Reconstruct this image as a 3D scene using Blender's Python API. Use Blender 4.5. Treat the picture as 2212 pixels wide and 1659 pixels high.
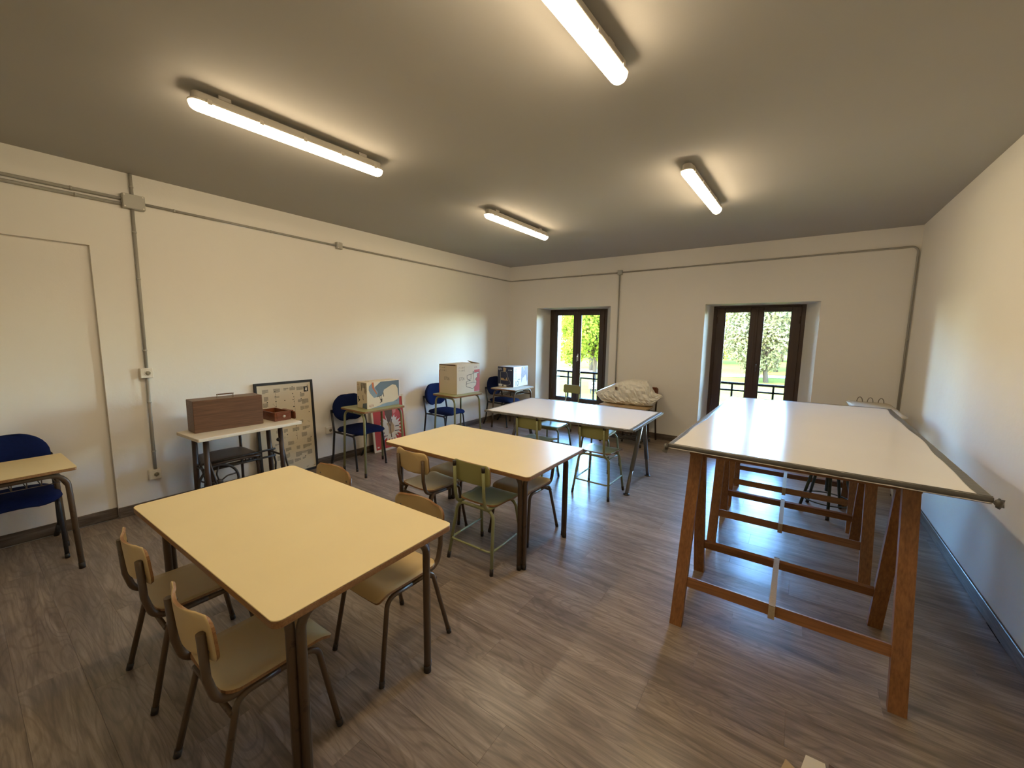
import bpy, bmesh, math, random
from mathutils import Vector, Matrix, Euler, noise
R = math.radians
PI = math.pi
sc = bpy.context.scene
C = sc.collection
for o in list(bpy.data.objects):
    bpy.data.objects.remove(o)

# ------------------------------------------------------------------ camera, world, sun, exposure
W_, H_, L_ = 5.616, 2.8635, 7.5            # room width (x), height, depth (y from 0 to -L_)
cam = bpy.data.cameras.new('camera')
camo = bpy.data.objects.new('camera', cam)
C.objects.link(camo)
sc.camera = camo
cam.sensor_fit = 'HORIZONTAL'
cam.sensor_width = 36.0
cam.lens = 868.85 / 2212 * 36.0
cam.clip_start = 0.02
cam.clip_end = 400
yaw, pitch, roll = 0.6158, 0.1225, 0.0140
fw = Vector((-math.sin(yaw) * math.cos(pitch), math.cos(yaw) * math.cos(pitch), -math.sin(pitch)))
rt = Vector((math.cos(yaw), math.sin(yaw), 0))
up = rt.cross(fw)
r2 = rt * math.cos(roll) + up * math.sin(roll)
u2 = -rt * math.sin(roll) + up * math.cos(roll)
M = Matrix((r2, u2, -fw)).transposed().to_4x4()
M.translation = Vector((4.5952, -6.386, 1.6))
camo.matrix_world = M

world = bpy.data.worlds.new('world')
sc.world = world
world.use_nodes = True
wn = world.node_tree
wn.nodes.clear()
sky = wn.nodes.new('ShaderNodeTexSky')
sky.sky_type = 'NISHITA'
sky.sun_disc = False
sky.sun_elevation = R(48)
sky.sun_rotation = R(200)
sky.air_density = 1.0
sky.dust_density = 0.4
sky.ozone_density = 2.0
bg = wn.nodes.new('ShaderNodeBackground')
bg.inputs['Strength'].default_value = 16.0
wo = wn.nodes.new('ShaderNodeOutputWorld')
tint = wn.nodes.new('ShaderNodeMix')
tint.data_type = 'RGBA'
tint.blend_type = 'MULTIPLY'
tint.inputs[0].default_value = 1.0
tint.inputs[7].default_value = (0.96, 0.99, 1.04, 1)
sat = wn.nodes.new('ShaderNodeHueSaturation')
sat.inputs['Saturation'].default_value = 1.2
wn.links.new(sky.outputs[0], sat.inputs['Color'])
wn.links.new(sat.outputs[0], tint.inputs[6])
wn.links.new(tint.outputs[2], bg.inputs['Color'])
wn.links.new(bg.outputs[0], wo.inputs['Surface'])

sun = bpy.data.lights.new('sun', 'SUN')
sun.energy = 40.0
sun.angle = R(0.6)
sun.color = (1.0, 0.93, 0.80)
suno = bpy.data.objects.new('sun', sun)
C.objects.link(suno)
suno.location = (0, -20, 30)
sd = Vector((0.35, 0.75, -0.80)).normalized()   # light travels from behind the building towards the garden
suno.rotation_euler = sd.to_track_quat('-Z', 'Y').to_euler()

sc.view_settings.view_transform = 'Standard'
sc.view_settings.look = 'None'
sc.view_settings.gamma = 1.0
sc.view_settings.use_curve_mapping = False
sc.view_settings.exposure = 0.0
sc.cycles.use_denoising = True
sc.cycles.max_bounces = 10
sc.cycles.diffuse_bounces = 6
sc.cycles.glossy_bounces = 4
sc.cycles.transparent_max_bounces = 16
sc.cycles.sample_clamp_indirect = 6.0
sc.cycles.caustics_reflective = False
sc.cycles.caustics_refractive = False
LAMP = 55.0                                    # radiance of the lamp diffusers
LAMP_COL = (1.0, 0.785, 0.50)

# ------------------------------------------------------------------ materials
def new_mat(name):
    m = bpy.data.materials.new(name)
    m.use_nodes = True
    nt = m.node_tree
    return m, nt, nt.nodes['Principled BSDF']

def N(nt, t, **kw):
    n = nt.nodes.new(t)
    for k, v in kw.items():
        if k in n.inputs:
            n.inputs[k].default_value = v
        else:
            setattr(n, k, v)
    return n

def mix_col(nt, fac, a, b, mode='MIX'):
    n = nt.nodes.new('ShaderNodeMix')
    n.data_type = 'RGBA'
    n.blend_type = mode
    for sock, v in ((0, fac), (6, a), (7, b)):
        if hasattr(v, 'links') or isinstance(v, bpy.types.NodeSocket):
            nt.links.new(v, n.inputs[sock])
        elif sock == 0:
            n.inputs[0].default_value = v
        else:
            n.inputs[sock].default_value = (*v[:3], 1)
    return n.outputs[2]

def ramp(nt, src, a, b):
    r = nt.nodes.new('ShaderNodeMapRange')
    r.inputs[1].default_value = a
    r.inputs[2].default_value = b
    nt.links.new(src, r.inputs[0])
    return r.outputs[0]

def coords(nt, scale=(1, 1, 1), rand=False):
    tc = nt.nodes.new('ShaderNodeTexCoord')
    mp = nt.nodes.new('ShaderNodeMapping')
    mp.inputs['Scale'].default_value = scale
    nt.links.new(tc.outputs['Object'], mp.inputs['Vector'])
    if rand:
        oi = nt.nodes.new('ShaderNodeObjectInfo')
        mul = nt.nodes.new('ShaderNodeVectorMath')
        mul.operation = 'MULTIPLY'
        cb = nt.nodes.new('ShaderNodeCombineXYZ')
        for i in range(3):
            nt.links.new(oi.outputs['Random'], cb.inputs[i])
        nt.links.new(cb.outputs[0], mul.inputs[0])
        mul.inputs[1].default_value = (37.0, 91.0, 53.0)
        nt.links.new(mul.outputs[0], mp.inputs['Location'])
    return mp.outputs[0]

def plain(name, col, rough=0.5, var=0.12, scale=8.0, metal=0.0, bump=0.0, bscale=60.0, spec=0.5, coat=0.0):
    m, nt, b = new_mat(name)
    v = coords(nt)
    n = N(nt, 'ShaderNodeTexNoise', Scale=scale, Detail=4.0)
    nt.links.new(v, n.inputs['Vector'])
    dark = tuple(c * (1 - var) for c in col)
    light = tuple(min(1, c * (1 + var)) for c in col)
    nt.links.new(mix_col(nt, n.outputs[0], dark, light), b.inputs['Base Color'])
    b.inputs['Roughness'].default_value = rough
    b.inputs['Metallic'].default_value = metal
    b.inputs['Specular IOR Level'].default_value = spec
    b.inputs['Coat Weight'].default_value = coat
    if bump:
        n2 = N(nt, 'ShaderNodeTexNoise', Scale=bscale, Detail=3.0)
        nt.links.new(v, n2.inputs['Vector'])
        bp = N(nt, 'ShaderNodeBump', Strength=bump, Distance=0.004)
        nt.links.new(n2.outputs[0], bp.inputs['Height'])
        nt.links.new(bp.outputs[0], b.inputs['Normal'])
    return m

def worn(name, col, rust, rough=0.42, thr=(0.60, 0.68), scale=22.0):
    """painted steel tube with chips of rust"""
    m, nt, b = new_mat(name)
    v = coords(nt, rand=True)
    n = N(nt, 'ShaderNodeTexNoise', Scale=scale, Detail=6.0, Roughness=0.65)
    nt.links.new(v, n.inputs['Vector'])
    n2 = N(nt, 'ShaderNodeTexNoise', Scale=5.0, Detail=3.0)
    nt.links.new(v, n2.inputs['Vector'])
    base = mix_col(nt, n2.outputs[0], tuple(c * 0.8 for c in col), tuple(min(1, c * 1.15) for c in col))
    nt.links.new(mix_col(nt, ramp(nt, n.outputs[0], *thr), base, rust), b.inputs['Base Color'])
    b.inputs['Roughness'].default_value = rough
    return m

def wood(name, c1, c2, axis='Z', rough=0.5, scale=14.0, rings=6.0, stretch=0.06, coat=0.0, rand=True):
    m, nt, b = new_mat(name)
    s = [scale, scale, scale]
    s['XYZ'.index(axis)] = scale * stretch
    v = coords(nt, tuple(s), rand=rand)
    n = N(nt, 'ShaderNodeTexNoise', Scale=1.6, Detail=5.0, Roughness=0.6, Distortion=0.6)
    nt.links.new(v, n.inputs['Vector'])
    wv = N(nt, 'ShaderNodeTexNoise', Scale=rings, Detail=3.0)
    nt.links.new(v, wv.inputs['Vector'])
    f = mix_col(nt, 0.5, n.outputs[0], wv.outputs[0])
    nt.links.new(mix_col(nt, ramp(nt, f, 0.33, 0.67), c1, c2), b.inputs['Base Color'])
    b.inputs['Roughness'].default_value = rough
    b.inputs['Coat Weight'].default_value = coat
    return m

MT = {}
def wallmat(name, col, bump=0.25):
    m, nt, b = new_mat(name)
    v = coords(nt)
    n = N(nt, 'ShaderNodeTexNoise', Scale=1.3, Detail=5.0, Roughness=0.6)
    nt.links.new(v, n.inputs['Vector'])
    nt.links.new(mix_col(nt, n.outputs[0], tuple(c * 0.965 for c in col), tuple(min(1, c * 1.03) for c in col)), b.inputs['Base Color'])
    b.inputs['Roughness'].default_value = 0.9
    b.inputs['Specular IOR Level'].default_value = 0.15
    n2 = N(nt, 'ShaderNodeTexNoise', Scale=5.0, Detail=6.0, Roughness=0.65)
    nt.links.new(v, n2.inputs['Vector'])
    bp = N(nt, 'ShaderNodeBump', Strength=bump, Distance=0.012)
    nt.links.new(n2.outputs[0], bp.inputs['Height'])
    nt.links.new(bp.outputs[0], b.inputs['Normal'])
    return m
MT['wall'] = wallmat('wall_paint', (0.80, 0.775, 0.735))
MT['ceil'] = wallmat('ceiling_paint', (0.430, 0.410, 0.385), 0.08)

def floormat(name, tone=1.0, axis='X', spec=0.55):
    """grey-brown oak laminate: one plank per object, grain along local X"""
    m, nt, b = new_mat(name)
    oi = nt.nodes.new('ShaderNodeObjectInfo')
    def ax(a, b):
        return (a, b, b) if axis == 'X' else (b, a, b)
    v = coords(nt, ax(1.0, 9.0), rand=True)
    big = N(nt, 'ShaderNodeTexNoise', Scale=1.7, Detail=4.0, Roughness=0.55, Distortion=0.9)
    nt.links.new(v, big.inputs['Vector'])
    v2 = coords(nt, ax(3.0, 60.0), rand=True)
    fine = N(nt, 'ShaderNodeTexNoise', Scale=1.5, Detail=6.0, Roughness=0.7)
    nt.links.new(v2, fine.inputs['Vector'])
    # cathedral figure: rings of a distorted noise
    v3 = coords(nt, ax(1.1, 7.0), rand=True)
    fig = N(nt, 'ShaderNodeTexNoise', Scale=1.1, Detail=1.0, Distortion=0.3)
    nt.links.new(v3, fig.inputs['Vector'])
    mu = N(nt, 'ShaderNodeMath', operation='MULTIPLY')
    nt.links.new(fig.outputs[0], mu.inputs[0]); mu.inputs[1].default_value = 95.0
    sn = N(nt, 'ShaderNodeMath', operation='SINE')
    nt.links.new(mu.outputs[0], sn.inputs[0])
    ring = ramp(nt, sn.outputs[0], 0.35, 1.0)
    knot = N(nt, 'ShaderNodeTexNoise', Scale=2.6, Detail=3.0, Roughness=0.6)
    v4 = coords(nt, ax(1.6, 6.5), rand=True)
    nt.links.new(v4, knot.inputs['Vector'])
    kn = ramp(nt, knot.outputs[0], 0.60, 0.74)
    a = tuple(c * tone for c in (0.150, 0.112, 0.085))
    l = tuple(c * tone for c in (0.375, 0.298, 0.236))
    d = tuple(c * tone for c in (0.095, 0.071, 0.055))
    c0 = mix_col(nt, ramp(nt, big.outputs[0], 0.30, 0.70), a, l)
    f1 = N(nt, 'ShaderNodeMath', operation='MULTIPLY')
    nt.links.new(ramp(nt, fine.outputs[0], 0.42, 0.72), f1.inputs[0]); f1.inputs[1].default_value = 0.60
    c1 = mix_col(nt, f1.outputs[0], c0, d)
    f2 = N(nt, 'ShaderNodeMath', operation='MULTIPLY')
    nt.links.new(ring, f2.inputs[0]); f2.inputs[1].default_value = 0.34
    c2 = mix_col(nt, f2.outputs[0], c1, d)
    f3 = N(nt, 'ShaderNodeMath', operation='MULTIPLY')
    nt.links.new(kn, f3.inputs[0]); f3.inputs[1].default_value = 0.6
    c3 = mix_col(nt, f3.outputs[0], c2, d)
    hv = nt.nodes.new('ShaderNodeHueSaturation')
    nt.links.new(c3, hv.inputs['Color'])
    val = nt.nodes.new('ShaderNodeMapRange')
    val.inputs[3].default_value = 0.90; val.inputs[4].default_value = 1.10
    nt.links.new(oi.outputs['Random'], val.inputs[0])
    nt.links.new(val.outputs[0], hv.inputs['Value'])
    nt.links.new(hv.outputs[0], b.inputs['Base Color'])
    rr = nt.nodes.new('ShaderNodeMapRange')
    rr.inputs[3].default_value = 0.25; rr.inputs[4].default_value = 0.36
    nt.links.new(fine.outputs[0], rr.inputs[0])
    nt.links.new(rr.outputs[0], b.inputs['Roughness'])
    b.inputs['Specular IOR Level'].default_value = spec
    bp = N(nt, 'ShaderNodeBump', Strength=0.12, Distance=0.002)
    nt.links.new(fine.outputs[0], bp.inputs['Height'])
    nt.links.new(bp.outputs[0], b.inputs['Normal'])
    return m
MT['floor'] = floormat('floor_laminate')
MT['base'] = floormat('baseboard_laminate', 0.62, 'X', 0.2)
MT['basey'] = floormat('baseboard_laminate_long', 0.62, 'Y', 0.2)
MT['sub'] = plain('underlay', (0.04, 0.034, 0.03), 0.9)

MT['yellow'] = plain('yellow_laminate', (0.77, 0.62, 0.325), 0.36, 0.05, 3.0, bump=0.02, bscale=300)
MT['cream'] = plain('cream_laminate', (0.60, 0.44, 0.215), 0.42, 0.10, 4.0)
MT['ply'] = wood('plywood_edge', (0.18, 0.080, 0.027), (0.32, 0.165, 0.060), 'X', 0.55, 40.0, 6.0, 0.05)
MT['brown'] = worn('brown_tube', (0.095, 0.058, 0.030), (0.045, 0.024, 0.013), 0.40)
MT['cap'] = worn('rubber_cap', (0.022, 0.015, 0.011), (0.10, 0.05, 0.02), 0.6)
MT['greenlam'] = plain('green_laminate', (0.275, 0.262, 0.098), 0.33, 0.08, 5.0)
MT['greentube'] = worn('green_tube', (0.255, 0.265, 0.125), (0.07, 0.04, 0.02), 0.38, (0.64, 0.70))
MT['blue'] = plain('blue_fabric', (0.0065, 0.0125, 0.055), 0.95, 0.25, 60.0, bump=0.3, bscale=500, spec=0.1)
MT['black'] = plain('black_tube', (0.012, 0.012, 0.014), 0.42, 0.1)
MT['white'] = plain('white_board', (0.83, 0.80, 0.745), 0.16, 0.03, 2.0, bump=0.03, bscale=7)
MT['tape'] = plain('grey_tape', (0.100, 0.095, 0.085), 0.42, 0.25, 25.0, bump=0.6, bscale=35, spec=0.6)
MT['steel'] = plain('grey_steel', (0.22, 0.205, 0.18), 0.38, 0.08, 6.0, metal=0.55)
MT['pine'] = wood('stained_pine', (0.155, 0.057, 0.014), (0.30, 0.130, 0.036), 'Z', 0.42, 26.0, 5.0, 0.05)
MT['pinex'] = wood('stained_pine_rail', (0.155, 0.057, 0.014), (0.29, 0.122, 0.033), 'X', 0.42, 26.0, 5.0, 0.05)
MT['strap'] = plain('webbing_strap', (0.42, 0.34, 0.235), 0.85, 0.2, 80.0)
MT['frame'] = wood('window_brown', (0.030, 0.014, 0.0075), (0.060, 0.029, 0.015), 'Z', 0.48, 12.0)
MT['iron'] = plain('railing_iron', (0.010, 0.012, 0.013), 0.8, 0.1, spec=0.1)
MT['pipe'] = plain('grey_conduit', (0.33, 0.315, 0.285), 0.5, 0.12, 10.0)
MT['boxgrey'] = plain('grey_plastic', (0.40, 0.385, 0.345), 0.5, 0.08, 8.0)
MT['socket'] = plain('socket_white', (0.74, 0.71, 0.65), 0.4, 0.04)
MT['dark'] = plain('dark_hole', (0.02, 0.018, 0.016), 0.7)
MT['walnut'] = wood('walnut_veneer', (0.075, 0.034, 0.016), (0.165, 0.080, 0.040), 'Y', 0.42, 20.0, 5.0, 0.05, rand=False)
MT['mahog'] = wood('mahogany', (0.085, 0.022, 0.009), (0.20, 0.06, 0.022), 'Y', 0.3, 20.0, 5.0, 0.08, rand=False)
MT['castiron'] = plain('cast_iron', (0.022, 0.017, 0.014), 0.5, 0.2, 12.0)
MT['dwood'] = wood('dark_legs', (0.028, 0.015, 0.010), (0.060, 0.034, 0.021), 'Z', 0.45, 18.0)
MT['leather'] = plain('brown_leatherette', (0.050, 0.028, 0.018), 0.42, 0.15, 12.0, bump=0.1)
MT['sewtop'] = plain('ivory_top', (0.70, 0.63, 0.51), 0.4, 0.05, 4.0)
MT['card'] = plain('cardboard_white', (0.62, 0.54, 0.40), 0.75, 0.06, 5.0)
MT['cardtan'] = plain('cardboard_tan', (0.42, 0.30, 0.17), 0.85, 0.08, 6.0)
MT['paper'] = plain('paper', (0.66, 0.60, 0.49), 0.85, 0.04, 5.0)
MT['print'] = plain('print_paper', (0.60, 0.52, 0.37), 0.7, 0.05, 4.0)
MT['ink'] = plain('ink_black', (0.02, 0.02, 0.022), 0.7)
MT['inkgrey'] = plain('ink_grey', (0.28, 0.25, 0.19), 0.8, 0.35, 60.0)
MT['inkbrown'] = plain('ink_brown', (0.10, 0.055, 0.030), 0.7, 0.4, 20.0)
MT['red'] = plain('ink_red', (0.42, 0.035, 0.025), 0.6, 0.12, 8.0)
MT['redtext'] = plain('ink_red_text', (0.25, 0.020, 0.018), 0.6)
MT['orange'] = plain('ink_orange', (0.45, 0.12, 0.03), 0.6)
MT['bluegrey'] = plain('ink_bluegrey', (0.20, 0.26, 0.30), 0.6, 0.25, 5.0)
MT['bluegrey2'] = plain('ink_bluegrey_dark', (0.105, 0.145, 0.185), 0.6, 0.25, 5.0)
MT['navy'] = plain('ink_navy', (0.012, 0.013, 0.035), 0.55)
MT['lilac'] = plain('ink_lilac', (0.23, 0.20, 0.26), 0.6, 0.35, 30.0)
MT['whitebox'] = plain('box_white', (0.72, 0.70, 0.66), 0.6, 0.04)
MT['flesh'] = plain('ink_tan', (0.42, 0.27, 0.12), 0.6, 0.3, 12.0)
MT['pink'] = plain('ink_pink', (0.50, 0.17, 0.14), 0.6, 0.3, 8.0)
MT['olive'] = worn('stool_green', (0.040, 0.052, 0.030), (0.016, 0.012, 0.009), 0.4)
MT['ironcover'] = plain('ironing_cover', (0.60, 0.55, 0.46), 0.9, 0.05, 20.0)
MT['whitetube'] = plain('white_tube', (0.62, 0.60, 0.56), 0.4, 0.05)
MT['lamp_body'] = plain('lamp_housing', (0.52, 0.48, 0.42), 0.5, 0.05)
MT['clip'] = plain('lamp_clip', (0.62, 0.57, 0.5), 0.4, 0.05)
MT['plaster'] = plain('outside_render', (0.80, 0.78, 0.72), 0.9, 0.05)
MT['brass'] = plain('handle_metal', (0.55, 0.50, 0.42), 0.3, 0.05, metal=0.9)

def plastic_mat():
    m, nt, b = new_mat('plastic_sheet')
    v = coords(nt)
    n = N(nt, 'ShaderNodeTexNoise', Scale=9.0, Detail=4.0, Distortion=1.2)
    nt.links.new(v, n.inputs['Vector'])
    nt.links.new(mix_col(nt, n.outputs[0], (0.68, 0.66, 0.60), (0.84, 0.82, 0.77)), b.inputs['Base Color'])
    b.inputs['Roughness'].default_value = 0.28
    bp = N(nt, 'ShaderNodeBump', Strength=0.5, Distance=0.02)
    nt.links.new(n.outputs[0], bp.inputs['Height'])
    nt.links.new(bp.outputs[0], b.inputs['Normal'])
    return m
MT['plastic'] = plastic_mat()

def emit_mat(name, col, s):
    m = bpy.data.materials.new(name)
    m.use_nodes = True
    nt = m.node_tree
    nt.nodes.clear()
    e = nt.nodes.new('ShaderNodeEmission')
    e.inputs[0].default_value = (*col, 1)
    e.inputs[1].default_value = s
    o = nt.nodes.new('ShaderNodeOutputMaterial')
    nt.links.new(e.outputs[0], o.inputs[0])
    return m
MT['lamp'] = emit_mat('lamp_diffuser', LAMP_COL, LAMP)

def glass_mat():
    m = bpy.data.materials.new('window_glass')
    m.use_nodes = True
    nt = m.node_tree
    nt.nodes.clear()
    t = nt.nodes.new('ShaderNodeBsdfTransparent')
    t.inputs[0].default_value = (0.93, 0.96, 0.95, 1)
    g = nt.nodes.new('ShaderNodeBsdfGlossy')
    g.inputs['Roughness'].default_value = 0.02
    fr = nt.nodes.new('ShaderNodeFresnel')
    fr.inputs[0].default_value = 1.45
    mx = nt.nodes.new('ShaderNodeMixShader')
    o = nt.nodes.new('ShaderNodeOutputMaterial')
    nt.links.new(fr.outputs[0], mx.inputs[0])
    nt.links.new(t.outputs[0], mx.inputs[1])
    nt.links.new(g.outputs[0], mx.inputs[2])
    nt.links.new(mx.outputs[0], o.inputs[0])
    return m
MT['glass'] = glass_mat()

def leaf_mat(name, c1, c2):
    m, nt, b = new_mat(name)
    v = coords(nt)
    n = N(nt, 'ShaderNodeTexNoise', Scale=2.2, Detail=6.0, Roughness=0.7)
    nt.links.new(v, n.inputs['Vector'])
    col = mix_col(nt, ramp(nt, n.outputs[0], 0.35, 0.65), c1, c2)
    nt.links.new(col, b.inputs['Base Color'])
    b.inputs['Roughness'].default_value = 0.8
    b.inputs['Specular IOR Level'].default_value = 0.0
    tr = nt.nodes.new('ShaderNodeBsdfTranslucent')
    nt.links.new(col, tr.inputs[0])
    mx = nt.nodes.new('ShaderNodeMixShader')
    mx.inputs[0].default_value = 0.4
    o = [x for x in nt.nodes if x.type == 'OUTPUT_MATERIAL'][0]
    nt.links.new(b.outputs[0], mx.inputs[1])
    nt.links.new(tr.outputs[0], mx.inputs[2])
    nt.links.new(mx.outputs[0], o.inputs[0])
    return m
MT['leaf1'] = leaf_mat('leaf_bright', (0.055, 0.082, 0.007), (0.165, 0.178, 0.016))
MT['leaf2'] = leaf_mat('leaf_olive', (0.062, 0.060, 0.022), (0.165, 0.140, 0.060))
MT['leaf3'] = leaf_mat('leaf_greygreen', (0.042, 0.054, 0.030), (0.118, 0.122, 0.072))
MT['leaf4'] = leaf_mat('leaf_yellow', (0.110, 0.095, 0.010), (0.215, 0.170, 0.026))
MT['bark'] = plain('bark', (0.045, 0.033, 0.022), 0.9, 0.3, 6.0, bump=0.5, spec=0.0)
MT['grass'] = plain('grass', (0.095, 0.085, 0.018), 0.95, 0.4, 0.35, spec=0.0)
MT['path'] = plain('gravel_path', (0.26, 0.22, 0.16), 0.95, 0.1, 0.6, spec=0.0)
MT['benchwood'] = plain('bench_wood', (0.20, 0.13, 0.08), 0.7, 0.2)

# ------------------------------------------------------------------ mesh helpers
class MB:
    def __init__(self):
        self.v = []; self.f = []; self.sm = []
    def add(self, vs, fs, smooth=False):
        k = len(self.v)
        self.v += [tuple(x) for x in vs]
        self.f += [tuple(i + k for i in f) for f in fs]
        self.sm += [smooth] * len(fs)
        return self
    def box(self, c, s, rot=None):
        hx, hy, hz = s[0] / 2, s[1] / 2, s[2] / 2
        vs = [Vector((x, y, z)) for x in (-hx, hx) for y in (-hy, hy) for z in (-hz, hz)]
        if rot is not None:
            vs = [rot @ v for v in vs]
        vs = [v + Vector(c) for v in vs]
        return self.add(vs, [(0, 1, 3, 2), (4, 6, 7, 5), (0, 4, 5, 1), (2, 3, 7, 6), (0, 2, 6, 4), (1, 5, 7, 3)])
    def b2(self, a, b):
        c = [(a[i] + b[i]) / 2 for i in range(3)]
        return self.box(c, [abs(b[i] - a[i]) for i in range(3)])
    def bbox(self, a, b, ch=0.002):
        """box with chamfered edges"""
        a, b = [min(a[i], b[i]) for i in range(3)], [max(a[i], b[i]) for i in range(3)]
        ch = min(ch, *[(b[i] - a[i]) * 0.45 for i in range(3)])
        return self.slab([(a[0], a[1]), (b[0], a[1]), (b[0], b[1]), (a[0], b[1])], a[2], b[2], 0.0, ch, corner_cut=ch)
    def slab(self, poly, z0, z1, rad=0.0, ch=0.0, seg=6, corner_cut=0.0, T=None):
        """prism of a convex polygon with rounded corners and chamfered rims"""
        def outline(off):
            out = []
            n = len(poly)
            for i in range(n):
                p0, p, p1 = Vector(poly[i - 1]), Vector(poly[i]), Vector(poly[(i + 1) % n])
                d0 = (p0 - p).normalized(); d1 = (p1 - p).normalized()
                bis = (d0 + d1).normalized()
                half = d0.angle(d1) / 2
                r = max(rad, corner_cut, 1e-4)
                c = p + bis * (r / math.sin(half))
                rr = max(r - off, 1e-5)
                a0 = c - p
                # tangent points
                t0 = p + d0 * (r / math.tan(half)); t1 = p + d1 * (r / math.tan(half))
                ang0 = math.atan2(*(t0 - c).yx); ang1 = math.atan2(*(t1 - c).yx)
                dd = (ang1 - ang0 + PI) % (2 * PI) - PI
                k = seg if rad > 0 else 1
                for j in range(k + 1):
                    a = ang0 + dd * j / k
                    out.append((c.x + rr * math.cos(a), c.y + rr * math.sin(a)))
            return out
        levels = [(z0, ch), (z0 + ch, 0), (z1 - ch, 0), (z1, ch)] if ch > 0 else [(z0, 0), (z1, 0)]
        rings = []
        vs = []
        for z, off in levels:
            o = outline(off)
            rings.append(range(len(vs), len(vs) + len(o)))
            vs += [(x, y, z) for x, y in o]
        fs = [tuple(reversed(rings[0])), tuple(rings[-1])]
        for a, b in zip(rings, rings[1:]):
            n = len(a)
            for i in range(n):
                j = (i + 1) % n
                fs.append((a[i], a[j], b[j], b[i]))
        if T is not None:
            vs = [T @ Vector(v) for v in vs]
        return self.add(vs, fs)
    def tube(self, pts, r, seg=10, fillet=0.0, fseg=6, caps=True, r1=None):
        P = [Vector(p) for p in pts]
        if fillet > 0:
            Q = [P[0]]
            for i in range(1, len(P) - 1):
                a, p, b = P[i - 1], P[i], P[i + 1]
                d0 = (a - p); d1 = (b - p)
                ang = d0.angle(d1)
                if ang > PI - 0.05:
                    Q.append(p); continue
                l = min(fillet / math.tan(ang / 2), d0.length * 0.48, d1.length * 0.48)
                rr = l * math.tan(ang / 2)
                d0n, d1n = d0.normalized(), d1.normalized()
                c = p + (d0n + d1n).normalized() * (rr / math.sin(ang / 2))
                t0 = p + d0n * l; t1 = p + d1n * l
                u = (t0 - c).normalized(); w = (t1 - c)
                tot = PI - ang
                v = (w - u * w.dot(u)).normalized()
                for j in range(fseg + 1):
                    t = tot * j / fseg
                    Q.append(c + u * rr * math.cos(t) + v * rr * math.sin(t))
            Q.append(P[-1])
            P = Q
        T = [(P[min(i + 1, len(P) - 1)] - P[max(i - 1, 0)]).normalized() for i in range(len(P))]
        ref = Vector((0, 0, 1)) if abs(T[0].z) < 0.9 else Vector((1, 0, 0))
        n = (ref - T[0] * ref.dot(T[0])).normalized()
        vs = []
        L = len(P)
        for i in range(L):
            n = (n - T[i] * n.dot(T[i])).normalized()
            b = T[i].cross(n)
            ri = r if r1 is None else r + (r1 - r) * i / (L - 1)
            for j in range(seg):
                a = 2 * PI * j / seg
                vs.append(P[i] + (n * math.cos(a) + b * math.sin(a)) * ri)
        fs = []
        for i in range(L - 1):
            for j in range(seg):
                k = (j + 1) % seg
                fs.append((i * seg + j, i * seg + k, (i + 1) * seg + k, (i + 1) * seg + j))
        self.add(vs, fs, True)
        if caps:
            k = len(self.v) - len(vs)
            self.f.append(tuple(k + j for j in reversed(range(seg)))); self.sm.append(False)
            self.f.append(tuple(k + (L - 1) * seg + j for j in range(seg))); self.sm.append(False)
        return self
    def bar(self, a, b, w, h, side=None):
        """rectangular bar from a to b; w along side vector, h across"""
        a, b = Vector(a), Vector(b)
        t = (b - a).normalized()
        s = Vector(side) if side is not None else (Vector((0, 0, 1)) if abs(t.z) < 0.9 else Vector((1, 0, 0)))
        s = (s - t * s.dot(t)).normalized()
        q = t.cross(s)
        vs = []
        for p in (a, b):
            for i, j in ((-1, -1), (1, -1), (1, 1), (-1, 1)):
                vs.append(p + s * (w / 2 * i) + q * (h / 2 * j))
        return self.add(vs, [(3, 2, 1, 0), (4, 5, 6, 7), (0, 1, 5, 4), (1, 2, 6, 5), (2, 3, 7, 6), (3, 0, 4, 7)])
    def lathe(self, prof, seg=16, T=None, cap=True):
        vs = []
        for r, z in prof:
            for j in range(seg):
                a = 2 * PI * j / seg
                v = Vector((r * math.cos(a), r * math.sin(a), z))
                vs.append(T @ v if T is not None else v)
        fs = []
        for i in range(len(prof) - 1):
            for j in range(seg):
                k = (j + 1) % seg
                fs.append((i * seg + j, i * seg + k, (i + 1) * seg + k, (i + 1) * seg + j))
        if cap:
            fs.append(tuple(reversed(range(seg))))
            fs.append(tuple((len(prof) - 1) * seg + j for j in range(seg)))
        return self.add(vs, fs, True)
    def panel(self, f, nu, nv, th, uv_hw=None, smooth=True):
        """sheet f(u,v), u in -1..1, v in 0..1, with thickness th (number or function of u,v)"""
        P = [[Vector(f(-1 + 2 * i / nu, j / nv)) for i in range(nu + 1)] for j in range(nv + 1)]
        def nrm(i, j):
            du = P[j][min(i + 1, nu)] - P[j][max(i - 1, 0)]
            dv = P[min(j + 1, nv)][i] - P[max(j - 1, 0)][i]
            n = du.cross(dv)
            return n.normalized() if n.length > 1e-9 else Vector((0, 0, 1))
        front, back = [], []
        for j in range(nv + 1):
            for i in range(nu + 1):
                t = th(-1 + 2 * i / nu, j / nv) if callable(th) else th
                n = nrm(i, j)
                front.append(P[j][i] + n * t / 2)
                back.append(P[j][i] - n * t / 2)
        k = len(front)
        w = nu + 1
        fs, es = [], []
        for j in range(nv):
            for i in range(nu):
                a, b, c, d = j * w + i, j * w + i + 1, (j + 1) * w + i + 1, (j + 1) * w + i
                fs.append((a, b, c, d)); fs.append((k + d, k + c, k + b, k + a))
        rim = [i for i in range(w)] + [j * w + nu for j in range(1, nv + 1)] + [nv * w + i for i in range(nu - 1, -1, -1)] + [j * w for j in range(nv - 1, 0, -1)]
        k0 = len(self.v)
        self.add(front + back, fs, smooth)
        n = len(rim)
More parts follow.
